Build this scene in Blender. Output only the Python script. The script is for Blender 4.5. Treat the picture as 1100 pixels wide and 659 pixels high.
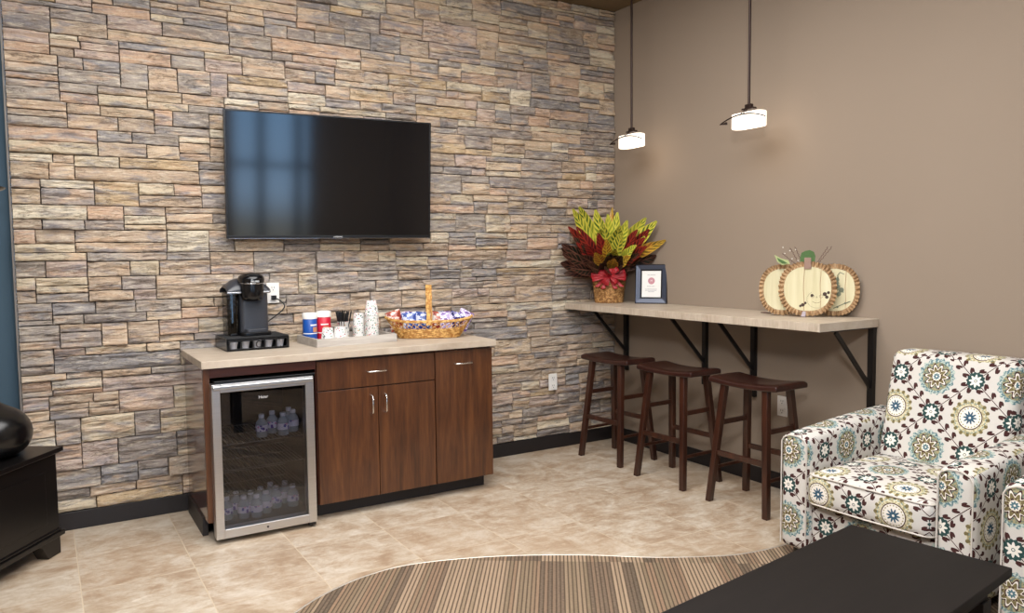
import bpy, bmesh, math, random
from math import pi, sin, cos, radians as RAD, hypot, atan2
from mathutils import Vector, Matrix, noise
random.seed(7)
SC = bpy.context.scene
COL = SC.collection
for o in list(bpy.data.objects): bpy.data.objects.remove(o)

# ---------------------------------------------------------------- camera
cam_d = bpy.data.cameras.new('camera'); cam = bpy.data.objects.new('camera', cam_d); COL.objects.link(cam)
YAW, PITCH, ROLL, FPX = 0.5497, -0.0671, -0.0104, 826.97
f_ = Vector((sin(YAW)*cos(PITCH), cos(YAW)*cos(PITCH), sin(PITCH)))
r_ = Vector((cos(YAW), -sin(YAW), 0)); u_ = r_.cross(f_)
r2 = cos(ROLL)*r_ + sin(ROLL)*u_; u2 = cos(ROLL)*u_ - sin(ROLL)*r_
CAMP = Vector((-3.7349, -4.5967, 1.4181))
cam.matrix_world = Matrix(((r2.x, u2.x, -f_.x, CAMP.x), (r2.y, u2.y, -f_.y, CAMP.y), (r2.z, u2.z, -f_.z, CAMP.z), (0, 0, 0, 1)))
cam_d.sensor_width = 36; cam_d.lens = FPX*36/1100; cam_d.clip_start = .05
SC.camera = cam

# ---------------------------------------------------------------- view, world, lights
SC.view_settings.view_transform = 'Standard'; SC.view_settings.look = 'None'
SC.view_settings.exposure = 0.0; SC.view_settings.gamma = 1; SC.view_settings.use_curve_mapping = False
W = bpy.data.worlds.new('sky'); SC.world = W; W.use_nodes = True
nt = W.node_tree; bg = nt.nodes['Background']
tc = nt.nodes.new('ShaderNodeTexCoord'); sx = nt.nodes.new('ShaderNodeSeparateXYZ'); cr = nt.nodes.new('ShaderNodeValToRGB')
nt.links.new(tc.outputs['Generated'], sx.inputs[0]); mp = nt.nodes.new('ShaderNodeMath'); mp.operation = 'MULTIPLY_ADD'; mp.inputs[1].default_value = .5; mp.inputs[2].default_value = .5; nt.links.new(sx.outputs['Z'], mp.inputs[0]); nt.links.new(mp.outputs[0], cr.inputs[0]); nt.links.new(cr.outputs[0], bg.inputs[0])
cr.color_ramp.elements[0].position = .445; cr.color_ramp.elements[0].color = (.15, .15, .13, 1)
cr.color_ramp.elements[1].position = .462; cr.color_ramp.elements[1].color = (.26, .40, .58, 1)
e = cr.color_ramp.elements.new(.53); e.color = (.17, .34, .58, 1)
bg.inputs[1].default_value = 7

def area(name, loc, target, size, power, color=(1, 1, 1), sy=None):
    d = bpy.data.lights.new(name, 'AREA'); d.energy = power; d.color = color; d.size = size
    if sy: d.shape = 'RECTANGLE'; d.size_y = sy
    o = bpy.data.objects.new(name, d); COL.objects.link(o); o.location = loc
    o.rotation_euler = (Vector(target)-Vector(loc)).to_track_quat('-Z', 'Y').to_euler()
    return o
area('camera_flash_light', (-3.6, -4.5, 2.5), (-1.7, -.5, 1.1), .35, 62, (1, .99, .98))  # unseen flash above the camera, not a ceiling fixture
area('ceiling_bounce_fill', (-2.5, -2.3, 3.17), (-2.5, -2.2, 0), 2.6, 162, (1, .98, .96))  # added area light standing in for light bounced off the ceiling, no real panel
area('ceiling_bounce_fill', (-4.6, -1.8, 3.17), (-4.2, -1.0, 0), 1.4, 26, (.92, .96, 1))  # added unseen fill over the left side
area('ceiling_bounce_fill', (-3.2, -6.0, 3.17), (-3.2, -6.0, 0), 2.0, 60, (1, .96, .92))  # added unseen fill behind the camera

# ---------------------------------------------------------------- material helpers
class S:                                     # a socket with arithmetic
    def __init__(s, M, k): s.M = M; s.k = k
    def _o(s, op, *a, clamp=False): return s.M.m(op, s, *a, clamp=clamp)
    def __add__(s, b): return s._o('ADD', b)
    def __radd__(s, b): return s._o('ADD', b)
    def __sub__(s, b): return s._o('SUBTRACT', b)
    def __rsub__(s, b): return s.M.m('SUBTRACT', b, s)
    def __mul__(s, b): return s._o('MULTIPLY', b)
    def __rmul__(s, b): return s._o('MULTIPLY', b)
    def __truediv__(s, b): return s._o('DIVIDE', b)
    def lt(s, b): return s._o('LESS_THAN', b)
    def gt(s, b): return s._o('GREATER_THAN', b)
    def abs(s): return s._o('ABSOLUTE')
    def fr(s): return s._o('FRACT')
    def fl(s): return s._o('FLOOR')
    def cos(s): return s._o('COSINE')
    def sqrt(s): return s._o('SQRT')
    def min(s, b): return s._o('MINIMUM', b)
    def max(s, b): return s._o('MAXIMUM', b)
class Mat:
    def __init__(s, name, color=(.8, .8, .8), rough=.5, metal=0, spec=.5, **kw):
        s.mat = bpy.data.materials.new(name); s.mat.use_nodes = True; s.nt = s.mat.node_tree
        s.b = s.nt.nodes['Principled BSDF']; s.out = s.nt.nodes['Material Output']
        s.b.inputs['Base Color'].default_value = (*color, 1); s.b.inputs['Roughness'].default_value = rough
        s.b.inputs['Metallic'].default_value = metal; s.b.inputs['Specular IOR Level'].default_value = spec
        for k, v in kw.items(): s.b.inputs[k.replace('_', ' ')].default_value = v
    def put(s, inp, v):
        if isinstance(v, S): s.nt.links.new(v.k, inp)
        elif isinstance(v, (tuple, list)) and len(v) == 3 and inp.type == 'RGBA': inp.default_value = (*v, 1)
        else: inp.default_value = v
    def n(s, t, **kw):
        nd = s.nt.nodes.new('ShaderNode'+t)
        for k, v in kw.items(): setattr(nd, k, v)
        return nd
    def m(s, op, *a, clamp=False):
        nd = s.n('Math', operation=op); nd.use_clamp = clamp
        for i, x in enumerate(a): s.put(nd.inputs[i], x)
        return S(s, nd.outputs[0])
    def coord(s, kind='Object'):
        nd = s.n('TexCoord'); v = S(s, nd.outputs[kind]); return v
    def xyz(s, v):
        nd = s.n('SeparateXYZ'); s.put(nd.inputs[0], v); return [S(s, k) for k in nd.outputs]
    def vec(s, x, y, z):
        nd = s.n('CombineXYZ'); [s.put(nd.inputs[i], q) for i, q in enumerate((x, y, z))]; return S(s, nd.outputs[0])
    def scale(s, v, sc):
        nd = s.n('Mapping'); s.put(nd.inputs[0], v); nd.inputs['Scale'].default_value = sc; return S(s, nd.outputs[0])
    def noise(s, v, sc, det=3, rough=.5, dist=0, col=False):
        nd = s.n('TexNoise'); s.put(nd.inputs['Vector'], v); nd.inputs['Scale'].default_value = sc
        nd.inputs['Detail'].default_value = det; nd.inputs['Roughness'].default_value = rough; nd.inputs['Distortion'].default_value = dist
        return S(s, nd.outputs['Color' if col else 0])
    def white(s, v):
        nd = s.n('TexWhiteNoise', noise_dimensions='3D'); s.put(nd.inputs['Vector'], v); return S(s, nd.outputs['Value'])
    def ramp(s, v, stops, mode='LINEAR'):
        nd = s.n('ValToRGB'); s.put(nd.inputs[0], v); cr = nd.color_ramp; cr.interpolation = mode
        while len(cr.elements) < len(stops): cr.elements.new(.5)
        for e, (p, c) in zip(cr.elements, stops): e.position = p; e.color = (*c, 1) if len(c) == 3 else c
        return S(s, nd.outputs[0])
    def mix(s, f, a, b, mode='MIX'):
        nd = s.n('Mix', data_type='RGBA', blend_type=mode); s.put(nd.inputs[0], f); s.put(nd.inputs[6], a); s.put(nd.inputs[7], b); return S(s, nd.outputs[2])
    def base(s, v): s.put(s.b.inputs['Base Color'], v); return s
    def rough(s, v): s.put(s.b.inputs['Roughness'], v); return s
    def bump(s, h, st=.3, d=.01):
        nd = s.n('Bump'); nd.inputs['Strength'].default_value = st; nd.inputs['Distance'].default_value = d
        s.put(nd.inputs['Height'], h); s.nt.links.new(nd.outputs[0], s.b.inputs['Normal']); return s
def sm(M, v, a, b):                          # 0..1 step between a and b
    nd = M.n('MapRange'); nd.interpolation_type = 'SMOOTHSTEP'; M.put(nd.inputs[0], v); nd.inputs[1].default_value = a; nd.inputs[2].default_value = b
    return S(M, nd.outputs[0])
def simple(name, color, rough=.5, metal=0, spec=.5, var=.12, sc=25, bump=0, **kw):
    M = Mat(name, color, rough, metal, spec, **kw); c = M.coord()
    nz = M.noise(c, sc, 4)
    M.base(M.mix(nz, tuple(x*(1-var) for x in color), tuple(min(1, x*(1+var)) for x in color)))
    if bump: M.bump(nz, bump, .003)
    return M.mat
def srgb(r, g, b): return tuple(((c/255)/12.92 if c/255 < .04045 else ((c/255+.055)/1.055)**2.4) for c in (r, g, b))

# ---------------------------------------------------------------- mesh helpers
class MB:
    def __init__(s): s.v = []; s.f = []; s.mi = []; s.sm = []; s.cur = 0
    def add(s, vs, fs, smooth=False, M=None):
        b = len(s.v)
        s.v += [tuple(M @ Vector(q)) for q in vs] if M else [tuple(q) for q in vs]
        for f in fs: s.f.append(tuple(i+b for i in f)); s.mi.append(s.cur); s.sm.append(smooth)
        return s
    def mat(s, i): s.cur = i; return s
    def box(s, a, b, M=None):
        x0, y0, z0 = (min(p, q) for p, q in zip(a, b)); x1, y1, z1 = (max(p, q) for p, q in zip(a, b))
        v = [(x0, y0, z0), (x1, y0, z0), (x1, y1, z0), (x0, y1, z0), (x0, y0, z1), (x1, y0, z1), (x1, y1, z1), (x0, y1, z1)]
        return s.add(v, [(0, 3, 2, 1), (4, 5, 6, 7), (0, 1, 5, 4), (1, 2, 6, 5), (2, 3, 7, 6), (3, 0, 4, 7)], False, M)
    def hexa(s, lo, hi):                     # 4 bottom and 4 top points
        return s.add(list(lo)+list(hi), [(0, 3, 2, 1), (4, 5, 6, 7), (0, 1, 5, 4), (1, 2, 6, 5), (2, 3, 7, 6), (3, 0, 4, 7)])
    def bar(s, p, q, w, h=None, w2=None, h2=None, up=(0, 0, 1)):
        p = Vector(p); q = Vector(q); h = h or w; w2 = w2 or w; h2 = h2 or h
        d = (q-p).normalized(); up = Vector(up)
        if abs(d.dot(up)) > .95: up = Vector((0, 1, 0))
        a = d.cross(up).normalized(); b = a.cross(d)
        def ring(c, w, h): return [c-a*w/2-b*h/2, c+a*w/2-b*h/2, c+a*w/2+b*h/2, c-a*w/2+b*h/2]
        return s.hexa(ring(p, w, h), ring(q, w2, h2))
    def tube(s, pts, r, n=8, closed=False, caps=True):
        pts = [Vector(p) for p in pts]; N = len(pts); rr = r if isinstance(r, (list, tuple)) else [r]*N
        vs = []; prev = None
        for i, p in enumerate(pts):
            t = (pts[(i+1) % N]-pts[i-1]) if closed else (pts[min(i+1, N-1)]-pts[max(i-1, 0)])
            t = t.normalized() if t.length > 1e-9 else Vector((0, 0, 1))
            if prev is None: a = t.cross(Vector((0, 0, 1)) if abs(t.z) < .9 else Vector((1, 0, 0))).normalized()
            else: a = (prev-t*prev.dot(t)).normalized()
            prev = a; b = t.cross(a)
            vs += [p+(a*cos(2*pi*k/n)+b*sin(2*pi*k/n))*rr[i] for k in range(n)]
        fs = []
        for i in range(N if closed else N-1):
            j = (i+1) % N
            for k in range(n): l = (k+1) % n; fs.append((i*n+k, i*n+l, j*n+l, j*n+k))
        s.add(vs, fs, True)
        if caps and not closed: s.add(vs[:n], [tuple(range(n))[::-1]]); s.add(vs[-n:], [tuple(range(n))])
        return s
    def lathe(s, prof, c=(0, 0, 0), n=32, sx=1, sy=1, smooth=True, M=None):
        vs = []
        for r, z in prof:
            vs += [(c[0]+r*sx*cos(2*pi*k/n), c[1]+r*sy*sin(2*pi*k/n), c[2]+z) for k in range(n)]
        fs = []
        for i in range(len(prof)-1):
            for k in range(n): l = (k+1) % n; fs.append((i*n+k, i*n+l, (i+1)*n+l, (i+1)*n+k))
        s.add(vs, fs, smooth, M)
        if prof[0][0] > 1e-6: s.add(vs[:n], [tuple(range(n))[::-1]], False, M)
        if prof[-1][0] > 1e-6: s.add(vs[-n:], [tuple(range(n))], False, M)
        return s
    def prism(s, pts, z0, z1, M=None):
        n = len(pts); v = [(x, y, z0) for x, y in pts]+[(x, y, z1) for x, y in pts]
        return s.add(v, [tuple(range(n))[::-1], tuple(range(n, 2*n))]+[(i, (i+1) % n, n+(i+1) % n, n+i) for i in range(n)], False, M)
    def grid(s, fn, nu, nv, smooth=True):
        vs = [fn(i/nu, j/nv) for j in range(nv+1) for i in range(nu+1)]
        fs = [(j*(nu+1)+i, j*(nu+1)+i+1, (j+1)*(nu+1)+i+1, (j+1)*(nu+1)+i) for j in range(nv) for i in range(nu)]
        return s.add(vs, fs, smooth)
    def build(s, name, mats, parent=None, bevel=0, seg=2, sub=0, solid=0, recalc=True):
        me = bpy.data.meshes.new(name); me.from_pydata(s.v, [], s.f)
        if not isinstance(mats, (list, tuple)): mats = [mats]
        for m in mats: me.materials.append(m)
        me.polygons.foreach_set('material_index', s.mi); me.polygons.foreach_set('use_smooth', s.sm)
        if recalc:
            bm = bmesh.new(); bm.from_mesh(me); bmesh.ops.recalc_face_normals(bm, faces=bm.faces); bm.to_mesh(me); bm.free()
        me.update()
        o = bpy.data.objects.new(name, me); COL.objects.link(o)
        if parent: o.parent = parent
        if solid: md = o.modifiers.new('s', 'SOLIDIFY'); md.thickness = solid; md.offset = 0
        if bevel:
            md = o.modifiers.new('b', 'BEVEL'); md.width = bevel; md.segments = seg; md.limit_method = 'ANGLE'; md.angle_limit = RAD(40)
            for p in me.polygons: p.use_smooth = True
            md.harden_normals = True
        if sub: md = o.modifiers.new('u', 'SUBSURF'); md.levels = sub; md.render_levels = sub
        return o
def tag(o, label, cat, group=None, kind=None):
    o['label'] = label; o['category'] = cat
    if group: o['group'] = group
    if kind: o['kind'] = kind
    return o
def thing(name, label, cat, loc=(0, 0, 0), rz=0, group=None):
    o = bpy.data.objects.new(name, None); COL.objects.link(o); o.location = loc; o.rotation_euler = (0, 0, rz)
    o.empty_display_size = .05
    return tag(o, label, cat, group)
def struct(o, label=None):
    o['kind'] = 'structure'
    if label: o['label'] = label
    return o
def dup(root, loc, rz=None, label=None, group=None):
    def cp(o, par):
        c = o.copy(); COL.objects.link(c); c.parent = par
        for ch in list(o.children): cp(ch, c)
        return c
    c = cp(root, None); c.location = loc
    if rz is not None: c.rotation_euler = (0, 0, rz)
    if label: c['label'] = label
    if group: c['group'] = group
    return c
def text(name, body, size, mat, parent, M, extrude=.0006, label=None):
    cu = bpy.data.curves.new(name, 'FONT'); cu.body = body; cu.size = size; cu.extrude = extrude; cu.align_x = 'CENTER'; cu.align_y = 'CENTER'
    t = bpy.data.objects.new(name+'_tmp', cu); COL.objects.link(t)
    dg = bpy.context.evaluated_depsgraph_get(); me = bpy.data.meshes.new_from_object(t.evaluated_get(dg))
    bpy.data.objects.remove(t)
    me.transform(M); me.materials.clear(); me.materials.append(mat)
    o = bpy.data.objects.new(name, me); COL.objects.link(o); o.parent = parent
    return o
def face_mat(loc, right, up):                # text frame: x along right, y along up
    r = Vector(right).normalized(); u = Vector(up).normalized(); n = r.cross(u)
    return Matrix(((r.x, u.x, n.x, loc[0]), (r.y, u.y, n.y, loc[1]), (r.z, u.z, n.z, loc[2]), (0, 0, 0, 1)))

# ---------------------------------------------------------------- materials
def mk_stone():
    M = Mat('ledgestone', rough=.85, spec=.25)
    at = M.n('Attribute'); at.attribute_name = 'stone_color'; col = S(M, at.outputs['Color']); al = S(M, at.outputs['Alpha'])
    g = M.coord('Object')
    x, y, z = M.xyz(g)
    off = M.vec(x*1+al*13, y*1, z*1+al*7)
    n1 = M.noise(M.scale(off, (2.2, 2, 9)), 2.2, 5, .62, .6)
    n2 = M.noise(M.scale(off, (3, 2, 16)), 4.5, 6, .65, .3)
    n3 = M.noise(off, 70, 5, .7)
    n4 = M.noise(M.scale(off, (1.2, 2, 5)), 3.1, 4, .6, .8)
    c = M.mix(sm(M, n1, .47, .66)*.75, col, srgb(132, 130, 136))
    c = M.mix(sm(M, n4, .50, .68)*.6, c, srgb(204, 172, 144))
    c = M.mix(sm(M, n2, .48, .70)*.6, c, srgb(220, 207, 188))
    c = M.mix(sm(M, M.noise(M.scale(off, (1.5, 2, 9)), 5, 5, .7), .58, .76)*.6, c, srgb(116, 110, 112))
    c = M.mix(.6, c, M.mix(n3, srgb(74, 68, 66), srgb(220, 212, 202)), 'SOFT_LIGHT')
    cn = (M.noise(M.scale(off, (2.2, 2, 15)), 3.2, 5, .62, .4)-.5).abs()
    ck = (1-sm(M, cn, .004, .016))*sm(M, M.noise(off, 5, 2), .46, .56)
    c = M.mix(ck*.6, c, srgb(92, 76, 66))
    c = M.mix(1.0, c, (1.10, 1.14, 1.16), 'MULTIPLY')
    M.base(c)
    M.bump(n2*.6+n3*.4+M.noise(M.scale(off, (6, 8, 34)), 6, 5, .65)*.9-ck*.5, .75, .013)
    return M.mat
def mk_wall(name, c1, c2):
    M = Mat(name, rough=.8, spec=.25); g = M.coord()
    M.base(M.mix(M.noise(g, 1.3, 3), c1, c2)); M.bump(M.noise(g, 160, 2), .12, .002); return M.mat
def mk_tile():
    M = Mat('travertine_tile', rough=.42, spec=.4); x, y, z = M.xyz(M.coord())
    u = (x+.90)/.457; v = (y+.445)/.457
    fu = (u.fr()-.5).abs(); fv = (v.fr()-.5).abs(); edge = fu.max(fv)
    cell = M.white(M.vec(u.fl(), v.fl(), 0))
    c2 = M.vec(x+cell*9, y+cell*5, cell*3)
    a = M.noise(c2, 5.5, 6, .66, .5); b = M.noise(M.scale(c2, (1, 2.2, 1)), 9, 6, .7, .6); d = M.noise(c2, 45, 4, .7)
    c = M.ramp(a*.62+b*.38, [(.38, srgb(162, 140, 117)), (.46, srgb(182, 164, 142)), (.54, srgb(200, 187, 168)), (.62, srgb(214, 205, 190))])
    c = M.mix(d*.35, c, srgb(150, 118, 90)); c = M.mix(sm(M, b, .6, .75)*.5, c, srgb(222, 210, 192))
    c = M.mix(cell*.18, c, srgb(170, 140, 110))
    g = sm(M, edge, .4935, .497)
    M.base(M.mix(g, c, srgb(200, 182, 158))); M.rough(.36+a*.15+g*.3)
    M.bump((1-g)*.5+b*.12, .25, .004); return M.mat
def mk_carpet():
    M = Mat('striped_carpet', rough=.95, spec=.1); x, y, z = M.xyz(M.coord())
    ca, sa = cos(.606), sin(.606)            # ribs run along (sin, cos)
    u = x*ca-y*sa; v = x*sa+y*ca
    tile = (v/.61).fl(); tu = (u/.61).fl()
    rib = (u/.0175)
    rc = rib.fl()
    w = M.white(M.vec(rc, tile, 3)); w2 = M.white(M.vec((rib/3.0).fl(), tile+tu*3, 8)); w3 = M.noise(M.vec(u*1, tile*3.7, 0), 7, 2)
    c = M.ramp(w2*.55+w3*.35+w*.18, [(.26, srgb(50, 43, 44)), (.38, srgb(86, 70, 63)), (.5, srgb(130, 102, 84)), (.58, srgb(104, 90, 74)), (.72, srgb(152, 130, 110))])
    g = (rib.fr()-.5).abs()
    weave = M.noise(M.vec(u*60, v*220, 0), 1, 2)
    c = M.mix(sm(M, g, .27, .45)*.85, c, srgb(40, 32, 30))
    c = M.mix(weave*.5, c, srgb(178, 156, 128))
    c = M.mix(sm(M, g, .27, .45)*.4, c, srgb(46, 37, 34))
    M.base(c); M.bump((1-sm(M, g, .2, .5))+weave*.3, .6, .004); return M.mat
def mk_wood(name, c1, c2, c3, axis='z', rough=.3, coat=0, sc=1):
    M = Mat(name, rough=rough, spec=.5); g = M.coord()
    s = {'z': (14, 14, 1.0), 'x': (1.0, 14, 14), 'y': (14, 1.0, 14)}[axis]; s = tuple(q*sc for q in s)
    a = M.noise(M.scale(g, s), 1.6, 6, .65, .6); b = M.noise(M.scale(g, tuple(q*3.5 for q in s)), 2.5, 4, .6)
    M.base(M.ramp(a*.7+b*.3, [(.34, c1), (.5, c2), (.66, c3)])); M.bump(b, .06, .001)
    if coat: M.b.inputs['Coat Weight'].default_value = coat; M.b.inputs['Coat Roughness'].default_value = .12
    return M.mat
def mk_laminate(name):
    M = Mat(name, rough=.45, spec=.4); g = M.coord()
    a = M.noise(M.scale(g, (2.5, 9, 2.5)), 2.5, 6, .65, .7); b = M.noise(M.scale(g, (3, 40, 3)), 3, 4, .6)
    c = M.ramp(a*.6+b*.4, [(.32, srgb(168, 151, 132)), (.5, srgb(187, 172, 154)), (.68, srgb(202, 190, 173))])
    M.base(c); return M.mat
def mk_fabric():
    M = Mat('medallion_fabric', rough=.9, spec=.15); g = M.coord(); x, y, z = M.xyz(g)
    nd = M.n('TexCoord'); nx, ny, nz = M.xyz(S(M, nd.outputs['Normal']))
    ax, ay, az = nx.abs(), ny.abs(), nz.abs()
    isz = az.gt(ax.max(ay)); isy = ay.gt(ax)*(1-isz)
    u = y*(1-isy)+x*isy
    v = z*(1-isz)+(x+.6)*isz
    a, b = .17, .16
    pu, pv = (u+.045)/a, (v-.03)/b
    def loc(i, j):
        dx = (((pu-i)/2+.5).fr()-.5)*2*a; dy = (((pv-j)/2+.5).fr()-.5)*2*b
        return dx, dy, (dx*dx+dy*dy).sqrt(), M.m('ARCTAN2', dy, dx)
    c = M.mix(M.noise(g, 300, 2), srgb(202, 197, 190), srgb(215, 210, 203))
    brown = srgb(72, 44, 42); teal = srgb(50, 76, 74); gold = srgb(168, 158, 120); blue = srgb(62, 92, 112); olive = srgb(120, 108, 74); white = srgb(236, 230, 220); lt = srgb(120, 150, 152)
    def lay(mask, colr):
        nonlocal c; c = M.mix(mask, c, colr)
    # vines on both diagonals
    for sgn in (1, -1):
        q = (pu-pv*sgn)/2; s = (pu+pv*sgn)/2
        d = (((q+.5).fr()-.5)*2*(a*b/hypot(a, b)))
        ad = d.abs()
        al = (((s*5.2+.5).fr()-.5)*(hypot(a, b)/2.6*.5*2)*1.0)
        al = ((s*5+.5).fr()-.5)*(2*hypot(a, b)/10)
        e = al-ad*.9+.012
        blob = (((ad-.0135)/.0105)*((ad-.0135)/.0105)+(e/.0085)*(e/.0085)).lt(1)
        hook = (((ad-.022)/.006)*((ad-.022)/.006)+((e+.009)/.009)*((e+.009)/.009)).lt(1)
        stem = ad.lt(.0016)
        sf = (s.fr()-.5).abs().lt(.5-.13)
        lay(blob.max(hook).max(stem)*sf, brown)
    fil = M.noise(g, 120, 2, .5)
    for (i, j) in ((0, 0), (1, 1)):          # small teal flowers
        dx, dy, r, t = loc(i, j)
        lay(r.lt((t*14).cos()*.0022+.0375), teal)
        lay((r.lt((t*8).cos()*.006+.0225)*r.gt(.0065)), white); lay(r.lt(.004), white)
    for (i, j) in ((1, 0),):                 # gold ring with a blue star
        dx, dy, r, t = loc(i, j)
        out = r.lt((t*16).cos()*.004+.078)
        lay(out, M.mix(sm(M, fil, .42, .58), gold, srgb(214, 206, 176)))
        lay(out*r.gt(.066)*((t*16).cos().gt(.2)), olive); lay(r.lt(.066)*r.gt(.063)*((t*24).cos().gt(-.2)), lt)
        lay(r.lt(.051), brown); lay(r.lt(.047), white)
        lay(r.lt(.043)*r.gt(.038)*(t*20).cos().gt(0), gold)
        lay(r.lt((t*10).cos()*.007+.022), blue); lay(r.lt(.005), white)
    for (i, j) in ((0, 1),):                 # blue sunflower
        dx, dy, r, t = loc(i, j)
        out = r.lt((t*18).cos()*.004+.080)
        lay(out, M.mix(sm(M, fil, .40, .60), srgb(84, 118, 128), srgb(190, 200, 190)))
        lay(r.lt(.064), M.mix(sm(M, fil, .42, .58), gold, srgb(104, 122, 112))); lay(r.lt((t*10).cos()*.010+.050), brown); lay(r.lt((t*10).cos()*.010+.043), white)
        lay(r.lt((t*10).cos()*.008+.036), olive); lay(r.lt(.026), M.mix(sm(M, fil, .45, .55), gold, brown)); lay(r.lt(.019), white)
        lay(r.lt((t*8).cos()*.003+.013), srgb(84, 118, 128)); lay(r.lt(.004), white)
    M.base(c); M.bump(M.noise(g, 500, 2), .2, .001); return M.mat
def mk_glass(name, tint=(1, 1, 1), gloss=.08, rough=.02):
    M = Mat(name); nt = M.nt; tr = M.n('BsdfTransparent'); tr.inputs[0].default_value = (*tint, 1)
    gl = M.n('BsdfGlossy'); gl.inputs['Roughness'].default_value = rough
    fr = M.n('Fresnel'); fr.inputs[0].default_value = 1.45
    f = S(M, fr.outputs[0])+gloss
    mx = M.n('MixShader'); M.put(mx.inputs[0], f); nt.links.new(tr.outputs[0], mx.inputs[1]); nt.links.new(gl.outputs[0], mx.inputs[2])
    nt.links.new(mx.outputs[0], M.out.inputs[0]); return M.mat
def mk_plastic_clear():
    M = Mat('clear_bottle_plastic', (.75, .8, .85), .12, 0, .6); nt = M.nt
    tr = M.n('BsdfTransparent'); tr.inputs[0].default_value = (.9, .94, .96, 1)
    mx = M.n('MixShader'); mx.inputs[0].default_value = .40
    nt.links.new(tr.outputs[0], mx.inputs[1]); nt.links.new(M.b.outputs[0], mx.inputs[2]); nt.links.new(mx.outputs[0], M.out.inputs[0]); return M.mat
def mk_leaf(name, green, vein, edge, dens=9.0, vw=.32):
    M = Mat(name, rough=.35, spec=.45); uv = M.coord('UV'); u, v, _ = M.xyz(uv)
    d = (u-.5).abs()*2                       # 0 at midrib
    side = ((v*dens-d*1.6).fr()-.5).abs()*2
    vn = sm(M, side+d*.25, 1-vw, 1-vw*.4).max(1-sm(M, d, .06, .14))
    vn = vn.max(sm(M, d, .78, .95)*.8)
    rnd = S(M, M.n('ObjectInfo').outputs['Random'])
    nz = M.noise(M.coord(), 9, 3)
    g = M.mix(sm(M, nz, .4, .62), green, edge)
    M.base(M.mix(vn, g, vein)); M.bump(vn*-1, .2, .002); return M.mat
def mk_weave(name, c1, c2):
    M = Mat(name, rough=.5, spec=.4); g = M.coord(); M.base(M.mix(sm(M, M.noise(g, 55, 4, .6), .4, .62), c1, c2)); M.bump(M.noise(g, 140, 2), .3, .002); return M.mat
def mk_dots(name, base, cols, sc=75, thr=.30):
    M = Mat(name, rough=.5, spec=.3); g = M.coord()
    vo = M.n('TexVoronoi'); M.put(vo.inputs['Vector'], g); vo.inputs['Scale'].default_value = sc
    d = S(M, vo.outputs['Distance']); cx = M.xyz(S(M, vo.outputs['Color']))[0]
    n = len(cols); col = M.ramp(cx, [(i/n, c) for i, c in enumerate(cols)], 'CONSTANT')
    M.base(M.mix(d.lt(thr)*cx.lt(.8), base, col)); return M.mat

m_stone = mk_stone()
m_taupe = mk_wall('taupe_paint', srgb(143, 128, 113), srgb(149, 134, 119))
m_blue = mk_wall('slate_blue_paint', srgb(62, 80, 94), srgb(66, 86, 100))
m_ceil = mk_wall('olive_brown_ceiling', srgb(112, 95, 72), srgb(118, 101, 78))
m_back = mk_wall('light_paint', srgb(170, 156, 138), srgb(178, 164, 146))
m_tile = mk_tile(); m_carpet = mk_carpet()
m_bb = simple('dark_baseboard', srgb(26, 21, 22), .5, var=.1)
m_mortar = simple('dark_mortar', srgb(52, 44, 42), .9, sc=60)
m_cherry = mk_wood('cherry_laminate', srgb(54, 30, 18), srgb(80, 46, 25), srgb(102, 62, 34), 'z', .32, .25)
m_cherry_side = mk_wood('cherry_gloss_panel', srgb(58, 27, 18), srgb(82, 38, 23), srgb(104, 52, 32), 'z', .2, .9)
m_cherry_dk = mk_wood('cherry_dark_frame', srgb(48, 22, 15), srgb(66, 30, 19), srgb(86, 42, 25), 'x', .35)  # darker cherry for the carcass and top rail
m_stoolwood = mk_wood('espresso_stool_wood', srgb(36, 18, 12), srgb(54, 27, 17), srgb(72, 38, 24), 'z', .3, .3)
m_stoolseat = mk_wood('espresso_seat_wood', srgb(36, 18, 15), srgb(50, 25, 20), srgb(64, 34, 27), 'y', .28, .3)
m_lam = mk_laminate('stone_look_laminate')
m_black = simple('black_powder_metal', srgb(13, 12, 13), .4, var=.2)
m_toe = simple('black_toe_kick', srgb(36, 30, 30), .5)
m_steel = Mat('brushed_steel', (.62, .61, .6), .3, 1)
_g = m_steel.coord(); m_steel.base(m_steel.mix(m_steel.noise(m_steel.scale(_g, (2, 2, 220)), 3, 3), (.52, .51, .5), (.74, .73, .72))).rough(m_steel.noise(m_steel.scale(_g, (2, 2, 150)), 3, 3)*.15+.26); m_steel = m_steel.mat
m_nickel = simple('satin_nickel', (.75, .74, .72), .25, 1)
m_fabric = mk_fabric()
m_welt = simple('cream_welting', srgb(208, 200, 190), .85)
m_espresso = mk_wood('espresso_table', srgb(15, 11, 11), srgb(19, 15, 14), srgb(23, 18, 17), 'x', .55, 0, .6)
m_espresso.node_tree.nodes['Principled BSDF'].inputs['Specular IOR Level'].default_value = .25
m_blackwood = simple('black_painted_wood', srgb(14, 12, 12), .3, var=.2)
m_blackgl = simple('black_glazed_ceramic', srgb(9, 9, 10), .25, var=.2)
m_screen = simple('screen_glass', (.004, .004, .005), .085, 0, 1.0, var=.05)
m_bezel = simple('black_bezel_plastic', (.008, .008, .009), .3)
m_white = simple('white_plastic', srgb(232, 228, 222), .4, var=.04)
m_paper = simple('white_paper', srgb(238, 236, 232), .7, var=.03)
m_logo = simple('silver_lettering', (.75, .75, .76), .4, 0)
m_glass = mk_glass('fridge_door_glass', (.74, .75, .78), .035)
m_wglass = mk_glass('window_glass', (1, 1, 1), .0)
m_fridge_in = simple('dark_fridge_liner', srgb(13, 12, 14), .4)
m_wire = simple('chrome_wire', (.2, .19, .18), .35, 1)
m_bottle = mk_plastic_clear()
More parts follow.
